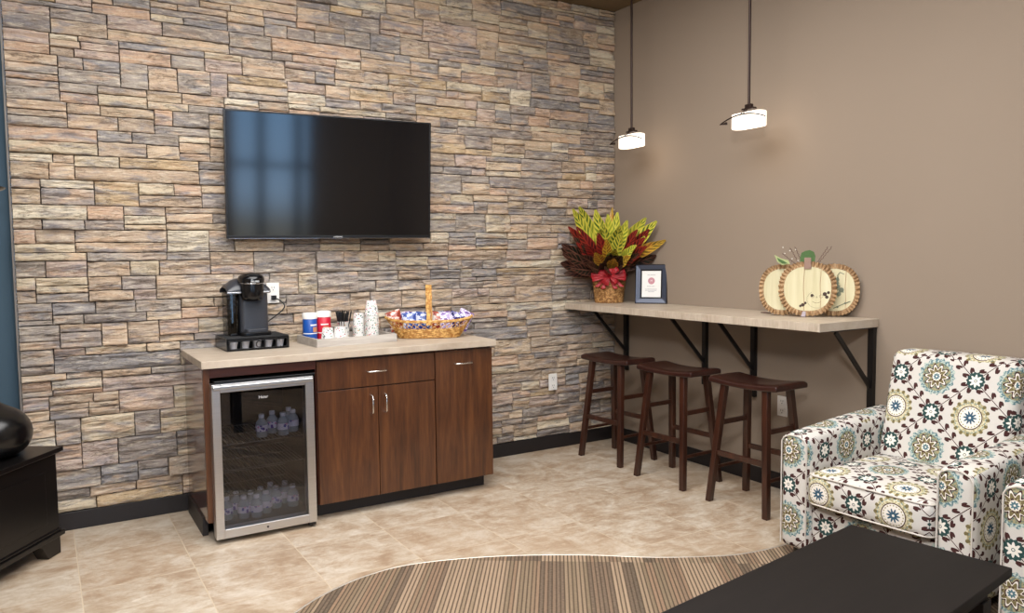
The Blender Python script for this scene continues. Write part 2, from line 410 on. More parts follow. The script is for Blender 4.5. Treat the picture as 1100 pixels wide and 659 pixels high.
m_label = mk_dots('bottle_label_print', srgb(232, 224, 240), [srgb(96, 70, 150), srgb(220, 140, 180), srgb(90, 90, 170)], 55, .42)
m_cap = simple('white_bottle_cap', srgb(215, 215, 228), .4)
m_kblack = simple('black_gloss_plastic', srgb(14, 14, 16), .18, var=.1)
m_kgrey = simple('charcoal_plastic', srgb(52, 54, 60), .33, 0, .6, var=.1)
m_silver = simple('silver_trim', (.7, .7, .72), .2, 1)
m_tank = mk_glass('smoked_tank', (.35, .35, .37), .05)
m_pod = simple('pod_foil', srgb(178, 176, 180), .5)
m_traygr = mk_wood('greywashed_wood', srgb(158, 150, 142), srgb(178, 170, 162), srgb(196, 190, 182), 'x', .6)
m_cup = mk_dots('speckled_paper_cup', srgb(218, 216, 212), [srgb(70, 120, 90), srgb(190, 70, 90), srgb(60, 70, 80), srgb(210, 150, 90)], 85, .34)
m_cancan_b = simple('blue_canister', srgb(24, 78, 160), .4); m_cancan_r = simple('red_canister', srgb(196, 28, 52), .4)
m_orange = simple('orange_print', srgb(200, 140, 100), .5)
m_straw = simple('black_straws', srgb(20, 22, 26), .4)
m_wicker = mk_weave('honey_wicker', srgb(176, 122, 58), srgb(226, 184, 112))
m_wicker2 = mk_weave('bronze_wicker', srgb(140, 96, 52), srgb(206, 160, 102))
m_wickerin = simple('wicker_inside', srgb(92, 56, 26), .8)
m_ribbon = simple('red_ribbon', srgb(160, 20, 32), .5, var=.2, sc=60)
m_soil = simple('dark_soil', srgb(40, 30, 24), .9)
m_leafy = mk_leaf('yellow_croton_leaf', srgb(70, 104, 36), srgb(216, 206, 80), srgb(150, 162, 50), 9, .5)
m_leafo = mk_leaf('orange_croton_leaf', srgb(110, 96, 36), srgb(214, 168, 60), srgb(170, 96, 44), 9, .4)
m_leafr = mk_leaf('red_croton_leaf', srgb(56, 20, 18), srgb(150, 46, 36), srgb(96, 24, 24), 9, .25)
m_leafd = mk_leaf('dark_croton_leaf', srgb(18, 28, 18), srgb(104, 66, 52), srgb(36, 18, 18), 9, .16)
m_framec = simple('slate_frame', srgb(66, 72, 88), .35, .3, var=.1)
m_framein = simple('black_frame_lip', srgb(20, 20, 26), .4)
m_pink = simple('rose_seal_ink', srgb(196, 140, 150), .7); m_ink = simple('grey_ink', srgb(140, 140, 150), .7)
m_cream = mk_wood('cream_painted_wood', srgb(200, 190, 150), srgb(212, 203, 166), srgb(222, 214, 182), 'z', .7, 0, .7)
m_burlap = mk_wood('corrugated_burlap', srgb(112, 84, 54), srgb(168, 134, 96), srgb(204, 174, 136), 'z', .85, 0, 2)
m_leafg = simple('felt_leaf_green', srgb(74, 104, 58), .8, var=.3, sc=80); m_leafl = simple('pale_felt_leaf', srgb(168, 178, 124), .8, var=.2)
m_twine = simple('brown_twine', srgb(84, 50, 42), .8); m_inkd = simple('dark_brown_paint', srgb(70, 52, 44), .8); m_greyp = simple('sage_paint', srgb(120, 126, 106), .8)
m_bead = simple('white_berry', srgb(232, 228, 220), .5)
m_bronze = simple('dark_bronze', srgb(52, 38, 34), .4, .6)
m_shade = Mat('frosted_lit_glass', (.95, .92, .86), .4); m_shade.put(m_shade.b.inputs['Emission Color'], (1, .86, .70)); m_shade.b.inputs['Emission Strength'].default_value = 1.6
_n = m_shade.noise(m_shade.coord(), 12, 2); m_shade.base(m_shade.mix(_n, (.93, .9, .84), (.97, .95, .9))); m_shade = m_shade.mat
m_trim = simple('metal_transition', srgb(206, 198, 186), .35, .5)
m_mullion = simple('dark_mullion', srgb(46, 44, 46), .5)

# ---------------------------------------------------------------- room shell
H = 3.2145; XL, YB = -6.6, -7.4
struct(MB().box((XL, YB, -.1), (.12, .2, 0)).build('floor', m_tile))
struct(MB().box((XL, YB, H), (.12, .2, H+.1)).build('ceiling', m_ceil))
struct(MB().box((0, YB, 0), (.12, .2, H)).build('wall_right', m_taupe))
struct(MB().box((XL-.12, YB, 0), (XL, .2, H)).build('wall_left', m_back))
struct(MB().box((XL, .045, 0), (-3.849, .2, H)).build('wall_back_painted', m_blue))
w = MB()                                      # wall behind the camera, with two windows
WIN = [(-2.34, -1.20), (-5.2, -4.0)]; WZ0, WZ1 = .40, 2.95
xs = [XL]+[q for p in sorted(WIN) for q in p]+[0]
for i in range(0, len(xs)-1, 2): w.box((xs[i], YB-.12, 0), (xs[i+1], YB, H))
for a, b in WIN: w.box((a, YB-.12, 0), (b, YB, WZ0)); w.box((a, YB-.12, WZ1), (b, YB, H))
struct(w.build('wall_front', m_back))
for k, (a, b) in enumerate(WIN):
    fr = MB()
    for q in (a, b-.04): fr.box((q, YB-.09, WZ0), (q+.04, YB-.01, WZ1))
    for q in (a+.36, a+.88) : fr.box((q, YB-.09, WZ0), (q+.12, YB-.01, WZ1))
    for q in (WZ0, WZ1-.04, 1.62): fr.box((a, YB-.085, q), (b, YB-.015, q+.07))
    fo = struct(fr.build('window_%d' % (k+1), m_mullion))
    MB().box((a, YB-.055, WZ0), (b, YB-.05, WZ1)).build('pane', m_wglass, fo)
# ledgestone wall: every stone a displaced block
def stone_wall():
    rnd = random.Random(11); V = []; F = []; C = []
    X0, X1, Z0, Z1 = -3.838, -.002, .0955, H-.002
    pal = [(srgb(190, 166, 144), 5), (srgb(198, 176, 152), 5), (srgb(176, 156, 138), 4), (srgb(196, 164, 142), 2.4), (srgb(206, 190, 166), 4), (srgb(216, 204, 184), 2.2),
           (srgb(158, 149, 143), 4.5), (srgb(138, 136, 140), 3.2), (srgb(150, 140, 137), 4), (srgb(182, 161, 152), 3), (srgb(130, 121, 118), 1.6), (srgb(190, 164, 130), 1.2)]
    tot = sum(p[1] for p in pal)
    def pick():
        q = rnd.random()*tot
        for c, wt in pal:
            q -= wt
            if q <= 0: return c
        return pal[0][0]
    def stone(x0, x1, z0, z1):
        g = .0009; x0 += g; x1 -= g; z0 += g; z1 -= g
        w, h = x1-x0, z1-z0
        if w < .01 or h < .008: return
        base = rnd.uniform(.001, .016); seed = rnd.random()*50
        nu = max(4, int(w/.013)); nv = max(4, int(h/.0065)); ex, ez = .0022/w, .0020/h
        U = [0, ex]+[ex+(1-2*ex)*k/nu for k in range(1, nu)]+[1-ex, 1]
        Q = [0, ez]+[ez+(1-2*ez)*k/nv for k in range(1, nv)]+[1-ez, 1]
        nx, nz = len(U)-1, len(Q)-1
        tx, tz = rnd.uniform(-.03, .03), rnd.uniform(-.14, .14); al = rnd.random()
        c = pick(); k = rnd.uniform(.9, 1.1); c = tuple(min(1, (q*.76+m*.24)*k) for q, m in zip(c, srgb(176, 162, 146)))
        b = len(V); rag = rnd.uniform(.5, 1.6)
        for j, v in enumerate(Q):
            for i, u in enumerate(U):
                x = x0+w*u; z = z0+h*v
                e = min(min(u, 1-u)*w/.013, min(v, 1-v)*h/.011, 1.0); e = 1-(1-e)**2
                n1 = noise.fractal(Vector((x*8+seed, seed, z*24)), 1.0, 2.0, 4)
                n2 = noise.noise(Vector((x*2.6+seed, 3.3, z*16)))
                q = 3.0*(noise.noise(Vector((x*4+seed, 9.1, z*30)))+.5); st = math.floor(q)+min(1, (q-math.floor(q))*5)
                d = base+tx*(u-.5)*w+tz*(v-.5)*h+(.010*n1+.006*n2+.0050*(st-1))*(.45+.55*e)-.0035*(1-e)
                jz = .0022*rag*noise.noise(Vector((x*30, seed+(9 if j < 3 else 0), 2))) if (j < 2 or j > nz-2) else 0
                jx = .0022*rag*noise.noise(Vector((seed+(9 if i < 3 else 0), z*70, 1))) if (i < 2 or i > nx-2) else 0
                y = -d
                if i in (0, nx) or j in (0, nz): y = .012
                V.append((min(max(x+jx, X0), X1), y, z+jz)); C.append((*c, al))
        for j in range(nz):
            for i in range(nx):
                a = b+j*(nx+1)+i; F.append((a, a+1, a+nx+2, a+nx+1))
    z = Z0
    while z < Z1-.001:
        h = rnd.uniform(.098, .138)
        if Z1-z-h < .06: h = Z1-z
        x = X0-rnd.uniform(0, .3)
        while x < X1:
            w = rnd.choice((rnd.uniform(.16, .3), rnd.uniform(.3, .62)))
            xa, xb = max(x, X0), min(x+w, X1)
            if X1-(x+w) < .08: xb = X1; w = X1-x+.01
            if xb-xa > .012:
                r = rnd.random()
                if r < .20: cuts = [0, 1]
                elif r < .76: t = rnd.uniform(.32, .68); cuts = [0, t, 1]
                elif r < .93: cuts = [0, rnd.uniform(.22, .4), rnd.uniform(.56, .76), 1]
                else: cuts = [0, rnd.uniform(.28, .72), 1]
                for q in range(len(cuts)-1):
                    za, zb = z+h*cuts[q], z+h*cuts[q+1]
                    segs = [xa, xb]
                    if xb-xa > .26 and rnd.random() < .55: segs = [xa, xa+(xb-xa)*rnd.uniform(.3, .7), xb]
                    if xb-xa > .45 and rnd.random() < .4: segs = [xa, xa+(xb-xa)*rnd.uniform(.22, .4), xa+(xb-xa)*rnd.uniform(.55, .8), xb]
                    for t in range(len(segs)-1): stone(segs[t], segs[t+1], za, zb)
            x += w
        z += h
    me = bpy.data.meshes.new('wall_back'); me.from_pydata(V, [], F)
    ca = me.color_attributes.new('stone_color', 'FLOAT_COLOR', 'POINT')
    ca.data.foreach_set('color', [q for c in C for q in c])
    me.polygons.foreach_set('use_smooth', [False]*len(F))
    # backing slab
    bm = bmesh.new(); bm.from_mesh(me)
    vs = [bm.verts.new(p) for p in [(X0, .026, 0), (0, .026, 0), (0, .026, H), (X0, .026, H), (X0, .2, 0), (0, .2, 0), (0, .2, H), (X0, .2, H)]]
    for q in ((0, 1, 2, 3), (4, 7, 6, 5), (0, 3, 7, 4), (1, 5, 6, 2), (3, 2, 6, 7), (0, 4, 5, 1)):
        f = bm.faces.new([vs[i] for i in q]); f.material_index = 1
    bm.to_mesh(me); bm.free()
    me.materials.append(m_stone); me.materials.append(m_mortar)
    o = bpy.data.objects.new('wall_back', me); COL.objects.link(o); return o
struct(stone_wall(), 'ledgestone feature wall of stacked tan, peach and slate grey stones')
struct(MB().box((-3.848, -.004, .0), (-3.8385, .045, H)).build('trim_1', simple('grey_edge_trim', srgb(112, 106, 100), .6)))
struct(MB().box((-3.838, -.014, 0), (0, .0, .0950)).build('baseboard_back', m_bb, bevel=.003))
struct(MB().box((XL, .03, 0), (-3.849, .045, .0958)).build('baseboard_left', m_bb))
struct(MB().box((-.012, YB, 0), (0, -.017, .0958)).build('baseboard_right', m_bb, bevel=.003))
# carpet inlay with its curved edge
cp = [(-3.95, -3.6), (-3.62, -2.6), (-3.3, -1.95), (-2.941, -1.62), (-2.74, -1.49), (-2.525, -1.42), (-2.302, -1.425), (-1.972, -1.545), (-1.639, -1.74), (-1.369, -1.95), (-1.153, -2.08), (-.975, -2.155), (-.708, -2.185), (-.4, -2.16), (-.02, -2.08)]
def cr_spline(P, n=8):
    out = []
    for i in range(len(P)-1):
        p0, p1, p2, p3 = (Vector(P[max(0, min(len(P)-1, k))]) for k in (i-1, i, i+1, i+2))
        for t in range(n):
            t /= n; out.append(.5*((2*p1)+(p2-p0)*t+(2*p0-5*p1+4*p2-p3)*t*t+(3*p1-p0-3*p2+p3)*t**3))
    out.append(Vector(P[-1])); return out
edge = cr_spline(cp)
cb = MB(); n = len(edge)
vs = [(p.x, p.y, .006) for p in edge]+[(p.x, -7.3, .006) for p in edge]+[(p.x, p.y, .0) for p in edge]
cb.add(vs, [(i, i+1, n+i+1, n+i) for i in range(n-1)]+[(2*n+i, 2*n+i+1, i+1, i) for i in range(n-1)])
struct(cb.build('floor_carpet', m_carpet, recalc=False), 'striped brown carpet inlay with a curved edge')
for p in bpy.data.meshes['floor_carpet'].polygons:
    pass
struct(MB().tube([(p.x, p.y+.004, .003) for p in edge], .0055, 6).build('trim_2', m_trim))

# ---------------------------------------------------------------- cabinet run
YF = -.611
wt = MB().box((-3.085, -.6406, .8758), (-1.4248, -.030, .914)).build('countertop', m_lam, bevel=.003)
tag(wt, 'beige laminate countertop over the cherry cabinets and glass door fridge', 'countertop')
ep = thing('cabinet_end_panel', 'glossy cherry end panel and rail framing the beverage fridge', 'cabinet panel', (-3.06, -.3, 0))
def off(o):                                   # builder in world coords below an empty: shift back
    return tuple(o.location)
def B(o, a, b): return [tuple(q-w for q, w in zip(p, o.location)) for p in (a, b)]
def wbox(mb, o, a, b): return mb.box(*B(o, a, b))
p = MB(); wbox(p, ep, (-3.075, -.590, .10), (-3.055, -.045, .874)).build('side_panel', m_cherry_side, ep, .001)
p = MB(); wbox(p, ep, (-3.075, YF, .10), (-3.044, -.591, .874)).build('stile', m_cherry, ep, .001)
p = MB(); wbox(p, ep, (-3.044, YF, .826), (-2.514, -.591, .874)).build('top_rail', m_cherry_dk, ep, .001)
p = MB(); wbox(p, ep, (-3.083, -.49, 0), (-3.055, -.045, .099)).build('base_strip', m_toe, ep, .001)
def handle(name, a, b, parent, out=.028):     # slim bar pull on a front facing -y
    a, b = Vector(a), Vector(b); d = (b-a).normalized()
    pts = [a, a+Vector((0, -out*.7, 0))+d*.002, a+Vector((0, -out, 0))+d*.012, b+Vector((0, -out, 0))-d*.012, b+Vector((0, -out*.7, 0))-d*.002, b]
    return MB().tube(pts, .0042, 8).build(name, m_nickel, parent)
bc = thing('base_cabinet', 'cherry base cabinet with one drawer above two doors', 'cabinet', (-2.165, -.3, 0))
L = lambda o, p: tuple(q-w for q, w in zip(p, o.location))
p = MB(); wbox(p, bc, (-2.512, -.592, .088), (-1.818, -.045, .872)).build('carcass', m_cherry_dk, bc)
p = MB(); wbox(p, bc, (-2.512, -.508, 0), (-1.818, -.49, .088)).build('toe_kick', m_toe, bc)
d = MB(); d = wbox(d, bc, (-2.508, YF, .706), (-1.821, -.593, .862)).build('drawer', m_cherry, bc, .0012)
handle('handle', L(bc, (-2.231, YF, .788)), L(bc, (-2.117, YF, .788)), d)
for xa, xb, hx in ((-2.508, -2.1685, -2.208), (-2.1645, -1.821, -2.128)):
    d = MB(); d = wbox(d, bc, (xa, YF, .090), (xb, -.593, .700)).build('door', m_cherry, bc, .0012)
    handle('handle', L(bc, (hx, YF, .553)), L(bc, (hx, YF, .655)), d)
pc = thing('base_cabinet', 'narrow tall fronted cherry cabinet at the right end of the run', 'cabinet', (-1.628, -.3, 0))
p = MB(); wbox(p, pc, (-1.817, -.592, .088), (-1.439, -.045, .872)).build('carcass', m_cherry_side, pc)
p = MB(); wbox(p, pc, (-1.817, -.508, 0), (-1.447, -.06, .088)).build('toe_kick', m_toe, pc)
d = MB(); d = wbox(d, pc, (-1.815, YF, .090), (-1.4385, -.593, .862)).build('door', m_cherry, pc, .0012)
handle('handle', L(pc, (-1.695, YF, .787)), L(pc, (-1.580, YF, .787)), d)

# beverage fridge
fg = thing('beverage_fridge', 'stainless framed glass door beverage fridge under the counter', 'fridge', (-2.79, -.36, 0))
def fb(a, b, mb=None): return wbox(mb or MB(), fg, a, b)
FX0, FX1 = -3.030, -2.530
q = MB()
fb((FX0, -.60, .03), (FX0+.03, -.08, .79), q); fb((FX1-.03, -.60, .03), (FX1, -.08, .79), q)
fb((FX0, -.60, .76), (FX1, -.08, .79), q); fb((FX0, -.60, .03), (FX1, -.08, .07), q); fb((FX0, -.11, .03), (FX1, -.08, .79), q)
q.build('body', m_fridge_in, fg)
q = MB(); fb((FX0, -.648, .792), (FX1, -.12, .812), q); q.build('top_cap', m_kblack, fg, .002)
for zz in (.475, .345, .215):
    q = MB()
    for yy in (-.58, -.35, -.13): q.tube([L(fg, (FX0+.03, yy, zz)), L(fg, (FX1-.03, yy, zz))], .003, 6)
    k = FX0+.05
    while k < FX1-.04: q.tube([L(fg, (k, -.585, zz)), L(fg, (k, -.125, zz))], .0016, 5); k += .019
    q.build('wire_shelf', m_wire, fg)
y0, y1 = -.672, -.606
q = MB()
DZ0, DZ1 = .028, .800; DX0, DX1 = -3.048, -2.545
fb((DX0, y0, DZ0), (DX0+.040, y1, DZ1), q); fb((DX1-.043, y0, DZ0), (DX1, y1, DZ1), q)
fb((DX0+.040, y0, DZ0), (DX1-.043, y1, DZ0+.045), q); fb((DX0+.040, y0, DZ1-.042), (DX1-.043, y1, DZ1), q)
dr = q.build('door', m_steel, fg, .002)
q = MB(); fb((DX0+.004, y0-.016, DZ1-.026), (DX1-.004, y0, DZ1-.006), q); q.build('handle', m_steel, dr, .005)
q = MB(); fb((DX0+.040, y0+.012, DZ0+.045), (DX1-.043, y0+.016, DZ1-.042), q); q.build('glass_pane', m_glass, dr)
q = MB(); q.lathe([(.0055, 0), (.0055, .003), (.003, .004)], (0, 0, 0), 16, M=Matrix.Translation(L(fg, (-2.80, y0, .05))) @ Matrix.Rotation(pi/2, 4, 'X')); q.build('lock', m_black, dr)
text('logo', 'Haier', .021, m_logo, dr, face_mat(L(fg, (-2.800, y0+.010, .716)), (1, 0, 0), (0, 0, 1)))
for xx in (FX0+.05, FX1-.05):
    for yy in (-.58, -.14): MB().lathe([(.018, 0), (.018, .02), (.012, .031)], L(fg, (xx, yy, 0)), 16).build('foot', m_black, fg)
q = MB(); fb((DX1-.04, y0+.005, .012), (DX1-.005, y1, .026), q); q.build('hinge', m_black, fg)
# water bottles
wb = thing('water_bottle', 'x', 'bottle', (-2.76, -.50, .478), 0, 'bottles on the upper fridge shelf')
MB().lathe([(.026, 0), (.030, .006), (.029, .024), (.031, .029), (.031, .068), (.028, .078), (.015, .095), (.0125, .101)], (0, 0, 0), 20).build('bottle_body', m_bottle, wb)
MB().lathe([(.0318, .031), (.0318, .064)], (0, 0, 0), 20).build('paper_label', m_label, wb)
MB().lathe([(.0145, .100), (.0150, .103), (.0150, .117), (.013, .119)], (0, 0, 0), 16).build('bottle_cap', m_cap, wb)
top = [(-2.775, -.50), (-2.705, -.44), (-2.668, -.515), (-2.600, -.46), (-2.603, -.39)]
tl = ['leftmost water bottle on the upper fridge shelf', 'water bottle behind the gap between the left bottles, upper fridge shelf', 'frontmost water bottle in the middle of the upper fridge shelf group', 'rightmost front water bottle on the upper fridge shelf', 'water bottle half hidden behind the rightmost bottle, upper fridge shelf']
for k, (x, y) in enumerate(top):
    if k == 0: wb.location = (x, y, .478); wb['label'] = tl[0]
    else: dup(wb, (x, y, .478), k*1.1, tl[k], 'bottles on the upper fridge shelf')
bot = [(-2.965, -.50), (-2.905, -.44), (-2.885, -.525), (-2.835, -.465), (-2.825, -.545), (-2.765, -.50), (-2.775, -.42), (-2.700, -.45), (-2.710, -.37), (-2.615, -.47), (-2.635, -.385)]
bl = ['leftmost water bottle on the fridge floor by the door frame', 'water bottle behind the two leftmost front ones on the fridge floor', 'second front water bottle from the left on the fridge floor', 'water bottle behind the middle of the left bottom cluster', 'frontmost water bottle of the left cluster on the fridge floor',
      'front water bottle right of the frontmost one, fridge floor', 'back water bottle in the centre of the bottom cluster', 'rightmost water bottle of the left bottom cluster', 'rearmost water bottle at the right of the left bottom cluster', 'front bottle of the separate pair at the right of the fridge floor', 'rear bottle of the separate pair at the right of the fridge floor']
for k, (x, y) in enumerate(bot): dup(wb, (x, y, .0705), k*.9, bl[k], 'bottles on the fridge floor')

# ---------------------------------------------------------------- television
tv = thing('television', 'large black flat screen television mounted on the stone wall', 'television', (-2.2309, -.1502, 1.8814))
tv.matrix_world = Matrix.Translation((-2.2309, -.1502, 1.8814)) @ Matrix.Rotation(-.0697, 4, 'Z') @ Matrix.Rotation(.0771, 4, 'X') @ Matrix.Rotation(-.0039, 4, 'Y')
w, h = 1.2145/2, .7115/2
MB().box((-w, .004, -h), (w, .035, h)).build('housing', m_bezel, tv, .003)
q = MB(); bz = .009
q.box((-w, -.003, h-bz), (w, .004, h)); q.box((-w, -.003, -h), (w, .004, -h+.018)); q.box((-w, -.003, -h+.018), (-w+bz, .004, h-bz)); q.box((w-bz, -.003, -h+.018), (w, .004, h-bz))
q.build('bezel', m_bezel, tv, .001)
MB().box((-w+bz, .0, -h+.018), (w-bz, .004, h-bz)).build('screen', m_screen, tv)
text('logo', 'SAMSUNG', .012, m_logo, tv, face_mat((0.02, -.0034, -h+.009), (1, 0, 0), (0, 0, 1)))
MB().box((-w+.01, -.0032, -h+.0), (w-.01, -.0028, -h+.0022)).build('lower_trim', m_silver, tv)
MB().box((-.22, .035, -.16), (.22, .060, .16)).box((-.12, .05, -.1), (.12, .116, .1)).build('wall_mount', m_black, tv)

# ---------------------------------------------------------------- shelf and brackets
SH = 1.064
sh = MB().box((-.4818, -2.1769, SH-.0431), (-.002, -.026, SH)).build('bar_shelf', m_lam, bevel=.002)
tag(sh, 'long beige laminate bar shelf along the taupe wall', 'shelf')
bls = ['black wall bracket nearest the stone corner, above the far stool', 'black wall bracket second from the corner, above the middle stool', 'black wall bracket third from the corner, above the nearest stool', 'long black wall bracket at the free end of the shelf beside the armchair']
for k, (yy, zb, xo) in enumerate(((-.155, .55, -.30), (-.957, .55, -.30), (-1.363, .53, -.30), (-2.150, .35, -.30))):
    br = thing('shelf_bracket', bls[k], 'shelf bracket', (-.001, yy, zb), 0, 'steel brackets under the bar shelf')
    t = SH-.0435-zb
    MB().box((-.028, -.016, 0), (0, .016, t)).build('post', m_black, br)
    MB().box((-.36, -.014, t-.006), (-.028, .014, t)).build('top_arm', m_black, br)
    MB().bar((-.024, 0, .70-zb), (-.32, 0, t-.010), .022, .012, up=(0, 1, 0)).build('strut', m_black, br)

# ---------------------------------------------------------------- stools
def make_stool():
    st = thing('bar_stool', 'x', 'stool', (0, 0, 0), 0, 'saddle seat bar stools under the shelf')
    top = .722
    def seat(u, v): pass
    nu, nv = 12, 20; W2, L2 = .135, .232
    V = []; F = []
    for side in (0, 1):
        for j in range(nv+1):
            for i in range(nu+1):
                a = -1+2*i/nu; b = -1+2*j/nv
                dip = .022*(1-b*b)*(1-.25*a*a)
                z = top-dip-.008*max(0, abs(a)-.8)/.2 if side == 0 else top-.040-.010*(1-b*b)
                z -= .006*max(0, abs(b)-.9)/.1 if side == 0 else 0
                V.append((a*W2, b*L2, z))
    n1 = (nu+1)*(nv+1)
    idx = lambda i, j, s: s*n1+j*(nu+1)+i
    for j in range(nv):
        for i in range(nu):
            F.append((idx(i, j, 0), idx(i+1, j, 0), idx(i+1, j+1, 0), idx(i, j+1, 0))); F.append((idx(i, j, 1), idx(i, j+1, 1), idx(i+1, j+1, 1), idx(i+1, j, 1)))
    for i in range(nu): F.append((idx(i, 0, 0), idx(i, 0, 1), idx(i+1, 0, 1), idx(i+1, 0, 0))); F.append((idx(i, nv, 0), idx(i+1, nv, 0), idx(i+1, nv, 1), idx(i, nv, 1)))
    for j in range(nv): F.append((idx(0, j, 0), idx(0, j+1, 0), idx(0, j+1, 1), idx(0, j, 1))); F.append((idx(nu, j, 0), idx(nu, j, 1), idx(nu, j+1, 1), idx(nu, j+1, 0)))
    mb = MB(); mb.add(V, F, True); mb.build('seat', m_stoolseat, st, .008, 3)
    fx, fy, tx, ty, tz = .160, .196, .098, .140, .690
    def P(sx, sy, z): t = z/tz; return (sx*(fx+(tx-fx)*t), sy*(fy+(ty-fy)*t), z)
    for sx in (-1, 1):
        for sy in (-1, 1):
            a, b = P(sx, sy, 0), P(sx, sy, tz)
            MB().hexa([(a[0]+dx, a[1]+dy, 0) for dx, dy in ((-.017, -.017), (.017, -.017), (.017, .017), (-.017, .017))], [(b[0]+dx, b[1]+dy, tz) for dx, dy in ((-.0185, -.0185), (.0185, -.0185), (.0185, .0185), (-.0185, .0185))]).build('leg', m_stoolwood, st, .004)
    for sx in (-1, 1): MB().bar(P(sx, -1, .285), P(sx, 1, .285), .020, .030).build('rung', m_stoolwood, st, .003)
    for sy in (-1, 1):
        MB().bar(P(-1, sy, .455), P(1, sy, .455), .020, .028).build('rung', m_stoolwood, st, .003)
        MB().bar(P(-1, sy, .195), P(1, sy, .195), .016, .018).build('rung', m_stoolwood, st, .003)
    for sx in (-1, 1):
        for sy in (-1, 1): pass
    return st
st = make_stool(); st.location = (-.352, -1.680, 0); st.rotation_euler[2] = RAD(2.5); st['label'] = 'dark brown saddle seat bar stool nearest the armchair'
dup(st, (-.366, -1.070, 0), RAD(3), 'dark brown saddle seat bar stool in the middle of the three')
dup(st, (-.358, -.470, 0), RAD(4), 'dark brown saddle seat bar stool nearest the stone wall')

# ---------------------------------------------------------------- outlets
def outlet(name, label, M4):
    o = thing(name, label, 'outlet'); o.matrix_world = M4
    MB().box((-.036, -.006, -.060), (.036, 0, .060)).build('cover_plate', m_white, o, .002)
    for zz in (-.028, .028):
        s = MB().box((-.017, -.0085, zz-.019), (.017, -.006, zz+.019)).build('socket', m_white, o, .002)
        q = MB()
        for xx in (-.007, .007): q.box((xx-.0012, -.0092, zz-.002), (xx+.0012, -.0085, zz+.009))
        q.box((-.0025, -.0092, zz-.013), (.0025, -.0085, zz-.008)); q.build('slot', m_black, s)
    return o
outlet('wall_outlet', 'white outlet low on the stone wall beside the cabinets', Matrix.Translation((-.594, -.024, .494)))
outlet('wall_outlet', 'white outlet behind the coffee maker on the stone wall', Matrix.Translation((-2.575, -.024, 1.210)))
outlet('wall_outlet', 'white outlet on the taupe wall behind the nearest stool', Matrix.Translation((-.001, -1.574, .503)) @ Matrix.Rotation(-pi/2, 4, 'Z'))

# ---------------------------------------------------------------- pendants
def pendant(label, y, zc):
    p = thing('pendant_light', label, 'pendant lamp', (-.25, y, zc), 0, 'pendant lights over the bar shelf')
    MB().tube([(0, 0, .088), (0, 0, H-zc-.02)], .0072, 10).build('rod', m_bronze, p)
    MB().lathe([(.06, -.022), (.062, -.004), (.05, 0)], (0, 0, H-zc), 24).build('canopy', m_bronze, p)
    MB().box((-.016, -.042, .060), (.016, .042, .070)).box((-.012, -.022, .070), (.012, .022, .090)).build('cap', m_bronze, p, .002)
    q = MB(); pts = []
    n = 14; hl, hw = .112, .045
    for k in range(n): t = -pi/2+pi*k/(n-1); pts.append((hw*sin(t), hl-.045+.045*cos(t)))
    for k in range(n): t = pi/2+pi*k/(n-1); pts.append((hw*sin(t), -hl+.045+.045*cos(t)))
    q.prism(pts, -.042, .042)
    q.build('shade', m_shade, p, .006, 3)
    for s in (-1,):
        q = MB(); arc = []
        for k in range(21):
            t = -1+2*k/20; arc.append((-.056, t*.165, .030-.036*t*t))
        q.tube(arc, [.0034+.0010*(1-abs(-1+2*k/20)) for k in range(21)], 6)
        q.bar((-.056, .165, -.006), (-.045, .12, -.004), .004, .003, .005, .016)
        q.bar((-.054, -.004, .030), (-.012, -.004, .066), .004); q.bar((-.054, .014, .030), (-.012, .010, .066), .004)
        q.build('arched_band', m_bronze, p)
    lt = bpy.data.lights.new('lamp_glow', 'POINT'); lt.energy = .8; lt.color = (1, .8, .58); lt.shadow_soft_size = .05
    lo = bpy.data.objects.new('lamp_glow', lt); COL.objects.link(lo); lo.parent = p; lo.location = (0, 0, -.09)
pendant('lit pendant lamp hanging farther back near the stone corner', -.494, 2.184)
pendant('lit pendant lamp hanging nearer the camera over the shelf', -1.514, 2.170)

# ---------------------------------------------------------------- armchairs
def puff(mb, a, b, n=12, crown=(0, 0, 0), rad=.03, fn=None):
    """rounded cushion block between a and b, faces bulging by crown (x,y,z)"""
    c = [(p+q)/2 for p, q in zip(a, b)]; hs = [(q-p)/2 for p, q in zip(a, b)]
    def pt(s, ax, u, v):
        p = [0, 0, 0]; o = [i for i in range(3) if i != ax]; p[ax] = s; p[o[0]] = u; p[o[1]] = v
        q = [p[i]*hs[i] for i in range(3)]
        inner = [max(-hs[i]+rad, min(hs[i]-rad, q[i])) for i in range(3)]
        d = Vector([q[i]-inner[i] for i in range(3)])
        if d.length > 1e-9: d = d.normalized()*rad
        r = [inner[i]+d[i] for i in range(3)]
        for i in range(3):
            o2 = [j for j in range(3) if j != i]
            f = (1-(r[o2[0]]/hs[o2[0]])**2)*(1-(r[o2[1]]/hs[o2[1]])**2)
            r[i] += crown[i]*max(0, f)*(r[i]/hs[i])
        r = [r[i]+c[i] for i in range(3)]
        return fn(r) if fn else tuple(r)
    def par(k, n, h):                         # denser near the edges
        t = k/n*2-1; e = rad/h
        return t if e > .6 else max(-1, min(1, (1-e)*t/.75 if abs(t) < .75 else math.copysign((1-e)+e*(abs(t)-.75)/.25, t)))
    for ax in range(3):
        o = [i for i in range(3) if i != ax]
        for s in (-1, 1):
            vs = [pt(s, ax, par(i, n, hs[o[0]]), par(j, n, hs[o[1]])) for j in range(n+1) for i in range(n+1)]
            fs = [(j*(n+1)+i, j*(n+1)+i+1, (j+1)*(n+1)+i+1, (j+1)*(n+1)+i) for j in range(n) for i in range(n)]
            if (s > 0) == (ax == 1): fs = [f[::-1] for f in fs]
            mb.add(vs, fs, True)
    return mb
